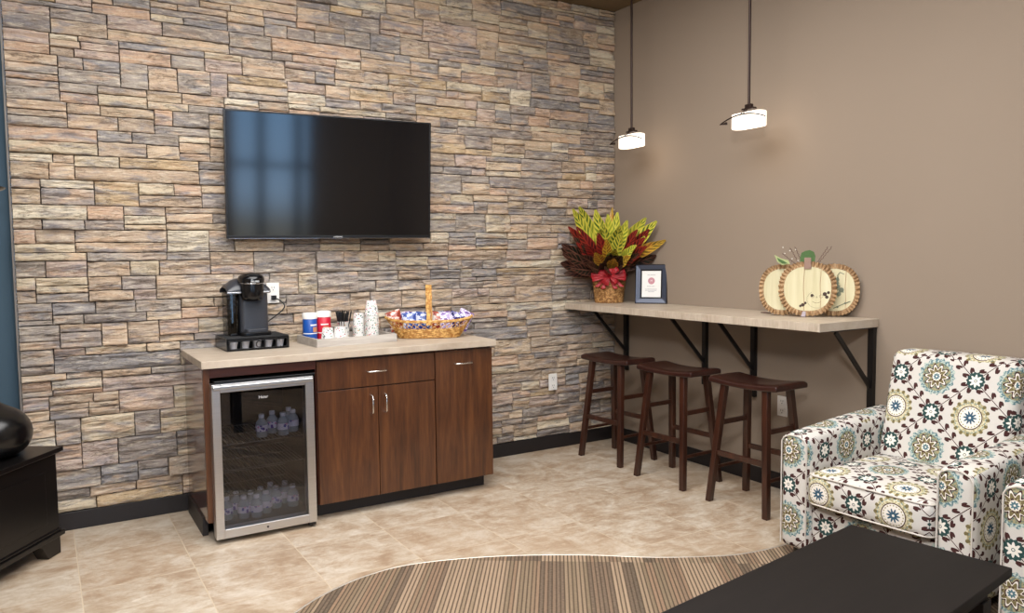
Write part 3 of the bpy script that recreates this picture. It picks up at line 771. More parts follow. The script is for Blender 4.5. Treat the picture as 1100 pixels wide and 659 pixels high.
def weld(o):
    bm = bmesh.new(); bm.from_mesh(o.data); bmesh.ops.remove_doubles(bm, verts=bm.verts, dist=.0004); bmesh.ops.recalc_face_normals(bm, faces=bm.faces); bm.to_mesh(o.data); bm.free(); return o
def make_chair():
    c = thing('armchair', 'x', 'armchair', (0, 0, 0), 0, 'medallion print armchairs')
    Wd, A = .85, .145
    for ya in (-A, -Wd):
        def lift(r): return (r[0], r[1], r[2]+max(0, r[2]-.3)/.28*(.045*r[0]/.8))
        weld(puff(MB(), (0, ya, .055), (.80, ya+A, .580), 16, (0, .0, .012), .032, lift).build('arm', m_fabric, c))
        yo = ya if ya < -.5 else ya+A
        q = MB(); zt = .578
        for yy in (ya+.008, ya+A-.008):
            q.tube([(-.001, yy, .07), (-.001, yy, .3), (-.001, yy, .545)], .0035, 6)
        pts = [(-.001, ya+.008, .545), (.0, ya+.020, .566), (.002, ya+.05, .580), (.002, ya+A-.05, .580), (.0, ya+A-.020, .566), (-.001, ya+A-.008, .545)]
        q.tube(pts, .0035, 6); q.build('arm_piping', m_welt, c)
    weld(puff(MB(), (.035, -Wd+A-.01, .055), (.72, -A+.01, .27), 8, (0, 0, 0), .02).build('base_rail', m_fabric, c))
    cu = weld(puff(MB(), (-.02, -Wd+A+.003, .285), (.60, -A-.003, .435), 18, (.010, 0, .022), .035).build('seat_cushion', m_fabric, c))
    y0, y1 = -Wd+A+.008, -A-.008
    for zz in (.297, .424):
        MB().tube([(.03, y1+.003, zz), (.0, y1-.004, zz), (-.016, y1-.03, zz), (-.024, (y0+y1)/2, zz+(.004 if zz > .4 else -.0)), (-.016, y0+.03, zz), (.0, y0+.004, zz), (.03, y0-.003, zz)], .004, 6).build('cushion_piping', m_welt, cu)
    def lean(r): return (r[0]+(r[2]-.3)*.24, r[1], r[2])
    weld(puff(MB(), (.50, -Wd+A-.02, .30), (.67, -A-.004, .93), 18, (.014, .0, .004), .042, lean).build('backrest', m_fabric, c))
    weld(puff(MB(), (.69, -Wd+.01, .055), (.81, -.01, .60), 8, (0, 0, 0), .02).build('back_frame', m_fabric, c))
    for xx in (.05, .74):
        for yy in (-.07, -Wd+.07): MB().lathe([(.018, 0), (.026, .056)], (xx, yy, 0), 12).build('leg', m_blackwood, c)
    return c
ch = make_chair(); ch.location = (-.855, -2.255, .006); ch.rotation_euler[2] = RAD(2.7); ch['label'] = 'white armchair with teal and gold medallions beside the bar shelf'
dup(ch, (-.842, -3.205, .006), RAD(4.5), 'medallion armchair cut off by the right edge, only its near arm showing')

# ---------------------------------------------------------------- coffee table
ct = thing('coffee_table', 'low dark espresso coffee table in front of the armchairs', 'table', (-1.265, -2.905, .006), atan2(.144, 1.05))
LZ = .424; Lx, Ly = 1.25, .516
MB().box((-Lx, -Ly, LZ-.030), (0, 0, LZ)).build('tabletop', m_espresso, ct, .004)
MB().box((-Lx+.05, -Ly+.05, LZ-.10), (-.05, -.05, LZ-.0305)).build('apron', m_espresso, ct, .002)
for xx in (-.075, -Lx+.075):
    for yy in (-.075, -Ly+.075): MB().box((xx-.033, yy-.033, 0), (xx+.033, yy+.033, LZ-.101)).build('leg', m_espresso, ct, .003)

# ---------------------------------------------------------------- media stand and urn at the left edge
ms = thing('media_stand', 'black wooden media stand cut off by the left edge', 'cabinet', (-3.69, -.335, 0), -.606)
# local: +y points away from the camera along the face; box spans y from -1.2 to 0 and x from -.45 to 0
MB().box((-.43, -1.18, .085), (-.012, -.012, .491)).build('cabinet_body', m_blackwood, ms, .002)
MB().box((-.45, -1.20, .496), (.012, .012, .518)).box((-.44, -1.19, .491), (.004, .004, .497)).build('top_board', m_blackwood, ms, .003)
MB().box((-.445, -1.195, .088), (.006, .006, .112)).box((-.437, -1.187, .112), (-.004, -.004, .124)).build('base_moulding', m_blackwood, ms, .004)
MB().box((-.008, -1.08, .17), (-.0125, -.10, .42)).build('side_panel', m_blackwood, ms, .002)
for xx in (-.04, -.40):
    for yy in (-.045, -1.15):
        s = 1 if yy > -.5 else -1
        MB().prism([(0, 0), (-.055*s, 0), (-.10*s, .07), (-.14*s, .090), (.035*s, .090), (.035*s, .0)], -.03, .03, Matrix(((0, 0, 1, xx), (1, 0, 0, yy), (0, 1, 0, 0), (0, 0, 0, 1)))).build('bracket_foot', m_blackwood, ms, .003)
ur = thing('floor_vase', 'tall black vase with flared rim standing on the media stand', 'vase', (-3.985, -.385, .5185))
MB().lathe([(0.1066, 0.0), (0.1394, 0.009), (0.1763, 0.036), (0.1968, 0.0855), (0.1935, 0.135), (0.1681, 0.1845), (0.123, 0.2187), (0.0697, 0.2412), (0.05, 0.279), (0.04, 0.42), (0.036, 0.7), (0.038, 0.98), (0.05, 1.11), (0.07, 1.17), (0.1, 1.205), (0.135, 1.222), (0.14, 1.228), (0.13, 1.231), (0.06, 1.205), (0.02, 1.17)], (0, 0, 0), 48).build('vase_body', m_blackgl, ur, sub=1)

# ---------------------------------------------------------------- coffee maker
Z = .9145
kd = thing('pod_drawer', 'black coffee pod drawer under the coffee maker', 'drawer', (-2.735, -.165, Z), RAD(1.5))
q = MB(); q.box((-.168, -.14, .062), (.168, .13, .070)); q.box((-.168, -.14, 0), (.168, .13, .006)); q.box((-.168, .122, .006), (.168, .13, .062))
for xx in (-.168, .162): q.box((xx, -.14, .006), (xx+.006, .122, .062))
q.build('housing', m_kblack, kd, .002)
q = MB(); q.box((-.160, -.146, .008), (.160, -.141, .013)); q.box((-.160, -.146, .053), (.160, -.141, .060))
for k in range(6): q.box((-.160+k*.0625, -.146, .013), (-.1525+k*.0625, -.141, .053))
for k in range(5): q.box((-.1525+k*.0625, -.075, .0075), (-.0975+k*.0625, -.070, .05))
fr = q.build('front_rack', m_kblack, kd, .001)
q = MB(); q.tube([(.016*cos(t*pi/12), -.152, .033+.016*sin(t*pi/12)) for t in range(24)], .0022, 6, True); q.box((-.003, -.152, .046), (.003, -.146, .052)); q.build('ring_pull', m_kblack, fr)
q = MB()
for k in range(12): q.tube([(-.165, -.13+k*.022, .071), (.165, -.13+k*.022, .071)], .0014, 5)
q.build('top_grid', m_black, kd)
pod = MB().lathe([(.017, 0), (.024, .036), (.0265, .037), (.0265, .0395), (.020, .040)], (0, 0, 0), 20).build('coffee_pod', m_pod)
names = ['leftmost', 'second', 'middle', 'fourth', 'rightmost']
tag(pod, 'x', 'coffee pod', 'coffee pods in the drawer front')
for k in range(5):
    o = pod if k == 0 else pod.copy()
    if k: COL.objects.link(o)
    o.location = kd.matrix_basis @ Vector((-.125+k*.0625, -.106, .0085))
    o['label'] = '%s pale coffee pod seen through the pod drawer front%s' % (names[k], '' if k in (0, 2, 4) else ' from the left')
kb = thing('coffee_maker', 'black single cup coffee maker with chrome trim on the counter', 'coffee maker', (-2.755, -.135, Z+.0725), RAD(2))
def rbox(mb, a, b, r, z0, z1, n=6):
    pts = []
    for cx, cy, t0 in ((b[0]-r, b[1]-r, 0), (a[0]+r, b[1]-r, pi/2), (a[0]+r, a[1]+r, pi), (b[0]-r, a[1]+r, 3*pi/2)):
        for k in range(n+1): t = t0+pi/2*k/n; pts.append((cx+r*cos(t), cy+r*sin(t)))
    return mb.prism(pts, z0, z1)
rbox(MB(), (-.055, -.11, 0), (.115, .09, 0), .03, 0, .018).build('base', m_kblack, kb, .003)
rbox(MB(), (-.045, -.065, 0), (.110, .09, 0), .028, .018, .245).build('column', m_kgrey, kb, .003)
rbox(MB(), (-.030, -.112, 0), (.095, -.060, 0), .022, .018, .036).build('drip_tray', m_kgrey, kb, .003)
rbox(MB(), (-.112, -.055, 0), (-.046, .085, 0), .022, .012, .235).build('water_tank', m_tank, kb, .002)
MB().box((-.100, -.045, .02), (-.056, .075, .11)).build('water', mk_glass('tank_water', (.5, .52, .52), .0), kb)
rbox(MB(), (-.112, -.055, 0), (-.046, .085, 0), .022, 0, .012).build('tank_base', m_kblack, kb, .002)
q = MB()
def shoulder(u, v):
    x = -.118+.236*u; t = v*pi
    r = .080*(1-abs(2*u-1)**3*.62)
    return (x, .010-.085*cos(t), .236+r*sin(t))
q.grid(shoulder, 20, 12); q.build('top_shell', m_kgrey, kb, solid=.004)
q = MB(); q.box((-.117, -.078, .232), (-.040, -.070, .243)); q.box((.075, -.078, .232), (.116, -.070, .243)); q.build('chrome_trim', m_silver, kb, .003)
q = MB(); q.lathe([(.034, .0), (.054, .008), (.062, .03), (.063, .075), (.060, .10)], (.018, -.072, .190), 28, 1, .95); q.build('brew_head', m_kblack, kb)
q = MB(); q.lathe([(.064, 0), (.066, .018), (.060, .036), (.040, .050), (.0, .056)], (.018, -.058, .292), 28, 1.08, 1.25)
q.build('lid', m_kblack, kb)
q = MB(); pts = [(.018+.062*cos(t), -.070-.062*sin(t), .292-.004*sin(t)) for t in [pi*k/14 for k in range(15)]]; q.tube(pts, .004, 6); q.build('handle_band', m_silver, kb)
text('logo', 'KEURIG', .013, m_logo, kb, face_mat((.018, -.1400, .300), (1, 0, 0), (0, .1, 1)), .001)
for k in range(3): MB().lathe([(.005, 0), (.004, .003)], (.080+.010*k, -.045, .289-.004*k), 10).build('button', m_silver, kb)
# cord from the outlet
cd = MB().tube([(p.x, p.y, p.z) for p in cr_spline([(-2.575, -.040, 1.185), (-2.568, -.055, 1.18), (-2.545, -.075, 1.165), (-2.525, -.085, 1.135), (-2.545, -.085, 1.105), (-2.590, -.080, 1.070), (-2.625, -.075, 1.045), (-2.637, -.070, 1.040)], 6)], .0035, 6)
cd.box((-2.588, -.055, 1.170), (-2.562, -.034, 1.196))
tag(cd.build('power_cord', m_black), 'black power cord looping from the outlet behind the coffee maker', 'cord')

# ---------------------------------------------------------------- tray with cups
TR = Matrix.Translation((-2.205, -.235, Z)) @ Matrix.Rotation(RAD(3.5), 4, 'Z')
tr = thing('serving_tray', 'low grey wooden tray holding cups and stirrers', 'tray'); tr.matrix_world = TR
MB().box((-.245, -.16, 0), (.245, .16, .010)).build('tray_bottom', m_traygr, tr)
for a, b in (((-.245, -.16, .010), (.245, -.148, .046)), ((-.245, .148, .010), (.245, .16, .046)), ((-.245, -.148, .010), (-.233, .148, .046)), ((.233, -.148, .010), (.245, .148, .046))): MB().box(a, b).build('tray_side', m_traygr, tr, .001)
def tp(x, y, z=.0105): return TR @ Vector((x, y, z))
def canister(label, m, x, y, h, ang):
    c = thing('canister', label, 'canister', tp(x, y), ang)
    MB().lathe([(.040, 0), (.041, .003), (.041, h), (.038, h+.002)], (0, 0, 0), 28).build('can_body', m, c)
    MB().lathe([(.043, h-.026), (.043, h+.006), (.036, h+.010)], (0, 0, 0), 28).build('lid', m_white, c)
    MB().lathe([(.0414, .045), (.0414, .050)], (0, 0, 0), 28).build('printed_band', m_paper, c)
    q = MB(); q.add([(.0418*sin(t), -.0418*cos(t), z) for z in (.055, .085) for t in (-.2, .0, .2, .4, .6)], [(i, i+1, i+6, i+5) for i in range(4)], True); q.build('printed_patch', m_orange, c)
    q = MB(); q.add([(.0418*sin(t), -.0418*cos(t), z) for z in (.093, .101) for t in (-.55, -.3, .0, .3, .55)], [(i, i+1, i+6, i+5) for i in range(4)], True); q.build('printed_lettering', m_paper, c)
canister('blue canister with white lid at the left of the tray', m_cancan_b, -.188, .098, .158, RAD(20))
canister('red canister with white lid beside the blue one', m_cancan_r, -.104, .095, .165, RAD(-10))
def cupmesh(): return MB().lathe([(.043, 0), (.0435, .003), (.0415, .006), (.029, .090), (.027, .0905)], (0, 0, 0), 24)
cup = cupmesh().build('paper_cup', m_cup)
first = True
def put_cup(loc, label, group, s=1, flip=False):
    global first
    o = cup if first else cup.copy()
    if not first: COL.objects.link(o)
    first = False
    o.location = loc; o.scale = (s, s, s); o.rotation_euler = (pi if flip else 0, 0, random.random()*6)
    tag(o, label, 'cup', group); return o
for k in range(10):
    lab = 'speckled paper cup on top of the tall inverted stack' if k == 9 else ('speckled paper cup at the bottom of the tall inverted stack' if k == 0 else 'speckled paper cup within the tall inverted stack, between its top and bottom cups')
    put_cup(tp(.150, -.02, .0105+k*.0155), lab, 'cups nested in the tall stack' if 0 < k < 9 else 'cups in the tall stack')
for k in range(5):
    lab = {0: 'bottom cup of the shorter inverted stack left of the tall one', 4: 'top cup of the shorter inverted stack left of the tall one'}.get(k, 'paper cup inside the shorter inverted stack, between its top and bottom cups')
    put_cup(tp(.105, .062, .0105+k*.0155), lab, 'cups nested in the short stack' if 0 < k < 4 else 'cups in the short stack')
put_cup(tp(-.150, -.080, .0105), 'speckled upside-down paper cup just in front of the red canister', 'single cups on the tray', .98)
put_cup(tp(-.070, -.062, .0105), 'speckled upside-down paper cup in front of the straw holder', 'single cups on the tray', .98)
sh_ = thing('straw_holder', 'tall speckled cup packed with black stirring straws', 'straw holder', tp(-.012, .022))
MB().lathe([(.030, 0), (.036, .11), (.038, .112), (.034, .112), (.028, .01)], (0, 0, 0), 24).build('holder_cup', m_cup, sh_)
q = MB(); rs = random.Random(3)
for k in range(60):
    a = rs.random()*2*pi; r = .030*math.sqrt(rs.random()); h = .165+rs.uniform(-.012, .012)
    q.tube([(r*.7*cos(a), r*.7*sin(a), .02), (r*1.7*cos(a), r*1.7*sin(a), h)], .0024, 5)
so = q.build('straw_bundle', m_straw, sh_)
so['kind'] = 'stuff'

# ---------------------------------------------------------------- snack basket
SB = Vector((-1.695, -.285, Z))
sb = thing('wicker_basket', 'honey wicker basket with tall handle holding snack packs', 'basket', SB, RAD(-25))
def oval(t, k, n=2.6): # k 0 bottom .. 1 rim
    a = .185+.080*k; b = .082+.036*k
    c, s = cos(t), sin(t)
    return a*math.copysign(abs(c)**(2/n), c), b*math.copysign(abs(s)**(2/n), s)
zs = lambda k: .006+.100*k+.012*0
def rimz(t, k): return zs(k)+.022*k*abs(cos(t))**3
N = 96
q = MB()
for r in range(9):
    k = r*.062
    q.tube([(*[c*(1+.016*(1 if (i//2+r) % 2 else -1)) for c in oval(2*pi*i/N, k)], rimz(2*pi*i/N, k)) for i in range(N)], .0042, 6, True)
for s in range(2):
    for i in range(44):
        t = 2*pi*i/44; pts = []
        for j in range(7):
            k = .5+.5*j/6; tt = t+(1 if s else -1)*(j/6)*2*pi/44*1.5
            pts.append((*oval(tt, k), rimz(tt, k)))
        q.tube(pts, .0024, 5)
for i in range(24):
    t = 2*pi*i/48; q.tube([(*oval(t, k), rimz(t, k)) for k in (0, .3, .6, .98)], .003, 5)
q.build('woven_side', m_wicker, sb)
q = MB()
for s in range(3): q.tube([(*[c*(1+.010*cos(i*1.1+s*2.1)) for c in oval(2*pi*i/N, 1)], rimz(2*pi*i/N, 1)+.005*sin(i*1.1+s*2.1)) for i in range(N)], .0052, 6, True)
q.build('rim', m_wicker, sb)
q = MB(); q.prism([oval(2*pi*i/48, 0) for i in range(48)], 0, .008); q.build('basket_bottom', m_wickerin, sb)
q = MB()
for s in range(4):
    xo = -.013+s*.0087; pts = []
    for i in range(33):
        t = pi*i/32; pts.append((xo+.002*sin(i*1.4+s*2), -.119*cos(t)*(1-.25*sin(t)), .085+.235*math.sqrt(max(0, sin(t)))**1.1))
    q.tube(pts, .0058, 6)
q.build('handle', m_wicker, sb)
def packet(mb, w, h, d):
    def side(s):
        def fn(u, v):
            a, b = 2*u-1, 2*v-1
            t = d*(1-a*a)**.6*(1-b*b)**.5*s if abs(a) < 1 and abs(b) < 1 else 0
            return (a*w/2*(1-.06*(1-b*b)), t, (b+1)*h/2)
        return fn
    mb.grid(side(1), 10, 10); mb.grid(side(-1), 10, 10)
    return mb
def mk_pack(name, base, cols, sc=45): 
    M = Mat(name, rough=.22, spec=.6); g = M.coord(); v = M.noise(g, sc, 2, .5)
    n = len(cols); M.base(M.ramp(v, [(.0, base)]+[(.46+.08*i, c) for i, c in enumerate(cols)], 'CONSTANT')); M.bump(M.noise(g, 60, 3), .5, .004); return M.mat
pk = [mk_pack('red_brown_wrapper', srgb(130, 44, 34), [srgb(176, 84, 60), srgb(214, 200, 190)]), mk_pack('blue_wrapper', srgb(40, 60, 130), [srgb(84, 110, 180), srgb(210, 214, 230)]), mk_pack('lilac_wrapper', srgb(176, 160, 204), [srgb(228, 220, 236), srgb(112, 84, 150)]),
      mk_pack('navy_wrapper', srgb(34, 34, 84), [srgb(70, 60, 140), srgb(220, 216, 236)]), mk_pack('slate_wrapper', srgb(80, 96, 110), [srgb(132, 150, 166), srgb(60, 64, 84)])]
snack = [(-.215, -.02, 0, .35, .3, 'red and brown snack pack at the left end of the basket'), (-.160, .03, 2, -.2, .2, 'lilac snack pack behind the red one in the basket'), (-.125, -.04, 1, .15, .1, 'blue snack pack left of the basket handle, front row'), (-.085, .03, 0, -.3, 0, 'brown snack pack behind the blue packs, left of the handle'), (-.060, -.045, 1, -.1, -.15, 'blue snack pack closest to the left side of the handle'),
         (-.012, .02, 2, .2, .1, 'pale lilac snack pack just behind the handle'), (.050, -.045, 0, .1, -.2, 'dark red snack pack right of the basket handle'), (.085, .04, 4, -.1, .2, 'slate blue snack pack at the back right of the basket'), (.115, -.04, 2, .2, .1, 'lilac and white snack pack, front right of the basket'), (.165, .0, 3, -.3, -.35, 'navy and white snack pack leaning right in the basket'), (.215, -.01, 2, .1, -.5, 'lilac snack pack lowest at the right end of the basket')]
for (x, y, mi, rz, ry, lab) in snack:
    q = MB(); packet(q, .095, .125, .020)
    o = q.build('snack_pack', pk[mi]); o.location = SB+Matrix.Rotation(RAD(-25), 3, 'Z') @ Vector((x*.86, y*.8, .035 if abs(x) < .2 else .05)); o.rotation_euler = (RAD(-12) if y < 0 else RAD(8), -ry, rz*.7+RAD(-25))
    tag(o, lab, 'snack', 'snack packs in the wicker basket')

# ---------------------------------------------------------------- croton plant
PP = Vector((-.205, -.190, SH+.0005))
pl = thing('potted_croton', 'croton plant with yellow and red leaves in a woven basket pot', 'potted plant', PP)
def prad(z): return .098+.024*(z/.215)**1.2
q = MB()
for r in range(22):
    z = .006+r*.0098
    q.tube([((prad(z)+.0025*(1 if (i//2+r) % 2 else -1))*cos(2*pi*i/72), (prad(z)+.0025*(1 if (i//2+r) % 2 else -1))*sin(2*pi*i/72), z) for i in range(72)], .0048, 5, True)
for i in range(36): a = 2*pi*i/36; q.tube([(prad(z)*cos(a), prad(z)*sin(a), z) for z in (0, .07, .14, .21)], .0036, 5)
q.build('basket_pot', m_wicker2, pl)
MB().lathe([(.090, 0), (.094, .10), (.108, .195), (.0, .197)], (0, 0, .001), 24).build('soil', m_soil, pl)
rs = random.Random(21)
def leafmesh(name, mat, leaves):
    V = []; F = []; UV = []
    for (base, az, el, ln, wd, curl, roll) in leaves:
        nl, nw = 12, 6
        d = Vector((cos(az)*cos(el), sin(az)*cos(el), sin(el))); side0 = d.cross(Vector((-.60, -.76, .22))).normalized()*-1
        side = (Matrix.Rotation(roll+rs.uniform(-.5, .5), 3, d) @ side0); up = d.cross(side)
        p = Vector(base); b = len(V)
        for j in range(nl+1):
            t = j/nl
            wv = wd*(sin(pi*min(1, t*.93+.04))**.85)*(1+.1*(.5-t))
            for i in range(nw+1):
                s = -1+2*i/nw
                q = p+side*(s*wv/2)+up*(abs(s)*wv*.14+.004*sin(j*1.8+abs(s)*2)*abs(s))
                wx, wy = q.x+PP.x, q.y+PP.y
                if wx > -.012: q.x -= (wx+.012)*.97
                if wy > -.035: q.y -= (wy+.035)*.97
                V.append(tuple(q)); UV.append((i/nw, t))
            d = (Matrix.Rotation(-curl/nl, 3, side) @ d).normalized(); up = d.cross(side); p = p+d*(ln/nl)
        for j in range(nl):
            for i in range(nw): a = b+j*(nw+1)+i; F.append((a, a+1, a+nw+2, a+nw+1))
    me = bpy.data.meshes.new(name); me.from_pydata(V, [], F); uv = me.uv_layers.new(name='UVMap')
    for l in me.loops: uv.data[l.index].uv = UV[l.vertex_index]
    me.materials.append(mat); me.polygons.foreach_set('use_smooth', [True]*len(F))
    o = bpy.data.objects.new(name, me); COL.objects.link(o); o.parent = pl; return o
# azimuths: the camera looks from direction (-.62,-.78), azimuth about -128 deg; screen right is about -38 deg
AC, AR = RAD(-128), RAD(-38)
def L_(scr, dep, el, ln, wd, zb, curl, roll=0):   # scr: screen right amount, dep: towards camera
    v = Vector((cos(AR), sin(AR)))*scr+Vector((cos(AC), sin(AC)))*dep
    az = atan2(v.y, v.x); return ((v.x*.05, v.y*.05, zb), az, RAD(el-6), ln*1.10, wd*1.12, RAD(curl), roll)
yl = [L_(-.1, .6, 78, .26, .085, .30, 25), L_(.25, .7, 66, .30, .085, .30, 30), L_(-.5, .5, 68, .20, .07, .36, 45), L_(.5, .3, 72, .28, .075, .30, 20), L_(-.25, .2, 84, .34, .085, .30, 25), L_(.0, .9, 60, .22, .08, .26, 50),
      L_(.9, .1, 62, .32, .085, .32, 30), L_(1, .2, 48, .36, .085, .30, 25), L_(-.9, .1, 66, .36, .075, .36, 48), L_(-.6, -.2, 72, .34, .08, .32, 28), L_(.75, .6, 40, .22, .075, .26, 10), L_(.25, -.1, 86, .30, .075, .30, 15), L_(-1, .35, 58, .40, .07, .33, 40), L_(.45, .85, 58, .27, .09, .26, 18), L_(-.05, .3, 80, .30, .075, .30, 10)]
orr = [L_(-.5, .8, 50, .22, .075, .24, 30), L_(.6, .8, 28, .22, .08, .24, 10), L_(.1, -.3, 80, .40, .06, .26, 10), L_(1, .3, 34, .38, .08, .28, 20), L_(.2, 1, 40, .18, .075, .24, 20), L_(-.2, .9, 62, .24, .07, .26, 18)]
rd = [L_(-.8, .3, 56, .34, .08, .27, 25), L_(-.6, .6, 52, .26, .075, .25, 20), L_(.8, .4, 44, .30, .085, .26, 15), L_(1, .1, 52, .34, .085, .26, 30), L_(.9, -.2, 38, .36, .08, .26, 15), L_(-1, .1, 48, .34, .085, .28, 20), L_(-.3, .5, 70, .26, .07, .26, 10), L_(.6, .2, 58, .30, .08, .26, 15), L_(-.7, -.1, 62, .36, .08, .26, 20), L_(.85, .5, 30, .3, .08, .25, 20), L_(-.9, .5, 40, .28, .075, .25, 20)]
dk = [L_(-1, .2, 34, .34, .085, .25, 30), L_(-1, .4, 22, .34, .085, .24, 30), L_(-1, .0, 18, .30, .09, .22, 15), L_(-.9, .5, 8, .28, .085, .23, 25), L_(-.8, .6, 34, .25, .08, .24, 25), L_(1, .4, 20, .20, .075, .25, 15), L_(.8, .8, 12, .17, .07, .24, 20), L_(.5, .9, 8, .20, .07, .22, 25), L_(-1, .25, 46, .30, .09, .25, 30), L_(-.4, .9, 28, .20, .075, .23, 25),
      L_(.1, 1, 20, .18, .075, .23, 35), L_(1, .1, 26, .30, .085, .24, 20), L_(-1, -.1, 30, .34, .09, .22, 20), L_(-.2, .8, 48, .20, .08, .23, 30), L_(.4, .6, 42, .22, .08, .23, 30), L_(-.6, .7, 16, .24, .08, .22, 22), L_(.7, .4, 30, .24, .08, .23, 22), L_(-.95, .3, 2, .27, .075, .23, 8), L_(.1, .5, 60, .22, .08, .22, 20), L_(-.5, .3, 50, .26, .08, .24, 20)]
leafmesh('yellow_leaves', m_leafy, [(a, b, c, d*1.08, e*1.06, f, g) for a, b, c, d, e, f, g in yl]); leafmesh('orange_leaves', m_leafo, orr); leafmesh('red_leaves', m_leafr, rd); leafmesh('dark_leaves', m_leafd, dk)
q = MB()
for lv in yl+orr+rd+dk:
    q.tube([(lv[0][0]*.3, lv[0][1]*.3, .19), (lv[0][0]*.7, lv[0][1]*.7, (.19+lv[0][2])/2), lv[0]], .004, 5)
q.build('stems', m_twine, pl)
# ribbon bow
bw = MB(); rs = random.Random(5)
bc0 = Vector((cos(AC), sin(AC), 0))*.128+Vector((cos(AR), sin(AR), 0))*.0+Vector((0, 0, .195))
for k in range(16):
    a = 2*pi*k/16+rs.uniform(-.2, .2); ln = rs.uniform(.060, .105); wdt = rs.uniform(.030, .044)
    sr = Vector((cos(AR), sin(AR), 0)); out = Vector((cos(AC), sin(AC), 0)); dirv = (sr*cos(a)*1.25+Vector((0, 0, 1))*sin(a)*.75)
    lift = rs.uniform(.2, .8); tw = dirv.cross(out).normalized()
    def loop(u, v, dirv=dirv, ln=ln, wdt=wdt, lift=lift, tw=tw, out=out):
        t = 2*pi*u; rr = ln*(1-cos(t))/2
        return tuple(bc0+dirv*rr+out*(sin(t)*.018+lift*.03*(1-cos(t))/2)+tw*(v-.5)*wdt*(.35+.65*(1-cos(t))/2)+out*.004*sin(v*9+u*7))
    bw.grid(loop, 14, 5)
for s in (-1, 1, .5, -.5):
    def tail(u, v, s=s):
        sr = Vector((cos(AR), sin(AR), 0)); out = Vector((cos(AC), sin(AC), 0))
        return tuple(bc0+sr*(s*(.015+.075*u)+(v-.5)*.032)+Vector((0, 0, -.095*u*(1.1-abs(s)*.3)))+out*(.004+.006*sin(u*7)))
    bw.grid(tail, 10, 4)
bw.tube([(.124*cos(2*pi*i/40), .124*sin(2*pi*i/40), .198+.004*sin(i)) for i in range(40)], .008, 6, True)
bw.build('ribbon_bow', m_ribbon, pl, solid=.001)

# ---------------------------------------------------------------- picture frame
FRW, FRH = .226, .278
ang = atan2(-.2, .098)                        # the frame's width runs from the corner side towards the camera
pf = thing('picture_frame', 'slate blue picture frame with a printed card beside the plant', 'picture frame')
pf.matrix_world = Matrix.Translation((-.075, -.495, SH+.0005)) @ Matrix.Rotation(RAD(-52), 4, 'Z') @ Matrix.Rotation(RAD(-6), 4, 'X')
def mitre(mb, w0, h0, w1, h1, y0, y1, cz):    # four mitred bars, sloping from outer y0 to inner y1
    o = [(-w0, -h0), (w0, -h0), (w0, h0), (-w0, h0)]; i = [(-w1, -h1), (w1, -h1), (w1, h1), (-w1, h1)]
    for k in range(4):
        l = (k+1) % 4
        mb.add([(o[k][0], y0, o[k][1]+cz), (o[l][0], y0, o[l][1]+cz), (i[l][0], y1, i[l][1]+cz), (i[k][0], y1, i[k][1]+cz),
                (o[k][0], .012, o[k][1]+cz), (o[l][0], .012, o[l][1]+cz), (i[l][0], .012, i[l][1]+cz), (i[k][0], .012, i[k][1]+cz)], [(0, 1, 2, 3), (4, 7, 6, 5), (0, 4, 5, 1), (3, 2, 6, 7)])
cz = FRH/2
q = MB(); mitre(q, FRW/2, FRH/2, FRW/2-.006, FRH/2-.006, -.004, -.010, cz); q.build('outer_edge', m_framein, pf)
q = MB(); mitre(q, FRW/2-.006, FRH/2-.006, FRW/2-.036, FRH/2-.036, -.010, -.002, cz); q.build('moulding', m_framec, pf)
q = MB(); mitre(q, FRW/2-.036, FRH/2-.036, FRW/2-.046, FRH/2-.046, -.004, .002, cz); q.build('inner_lip', m_framein, pf)
cdm = MB().box((-FRW/2+.045, .004, .045), (FRW/2-.045, .006, FRH-.045)).build('printed_card', m_paper, pf)
q = MB(); RX = Matrix.Translation((0, .0038, cz+.022)) @ Matrix.Rotation(pi/2, 4, 'X')
q.lathe([(.024, 0), (.024, .0008)], (0, 0, 0), 32, M=RX)
q.build('round_seal', m_pink, cdm)
text('seal_monogram', 'M', .020, m_paper, cdm, face_mat((0, .0028, cz+.022), (1, 0, 0), (0, 0, 1)), .0002)
for zz, ww in ((.062, .028), (-.018, .030), (-.038, .042), (-.047, .042), (-.056, .022)):
    q = MB(); x = -ww
    rs = random.Random(int(zz*1000)+99)
    while x < ww-.004:
        l = rs.uniform(.004, .011); q.box((x, .0034, cz+zz), (min(x+l, ww), .0038, cz+zz+.0028)); x += l+.002
    q.build('printed_line', m_ink, cdm)

MB().box((-FRW/2+.004, .012, .006), (FRW/2-.004, .015, FRH-.006)).build('back_board', m_black, pf)
MB().bar((0, .016, .19), (0, .062, .006), .05, .003).build('easel_leg', m_black, pf)

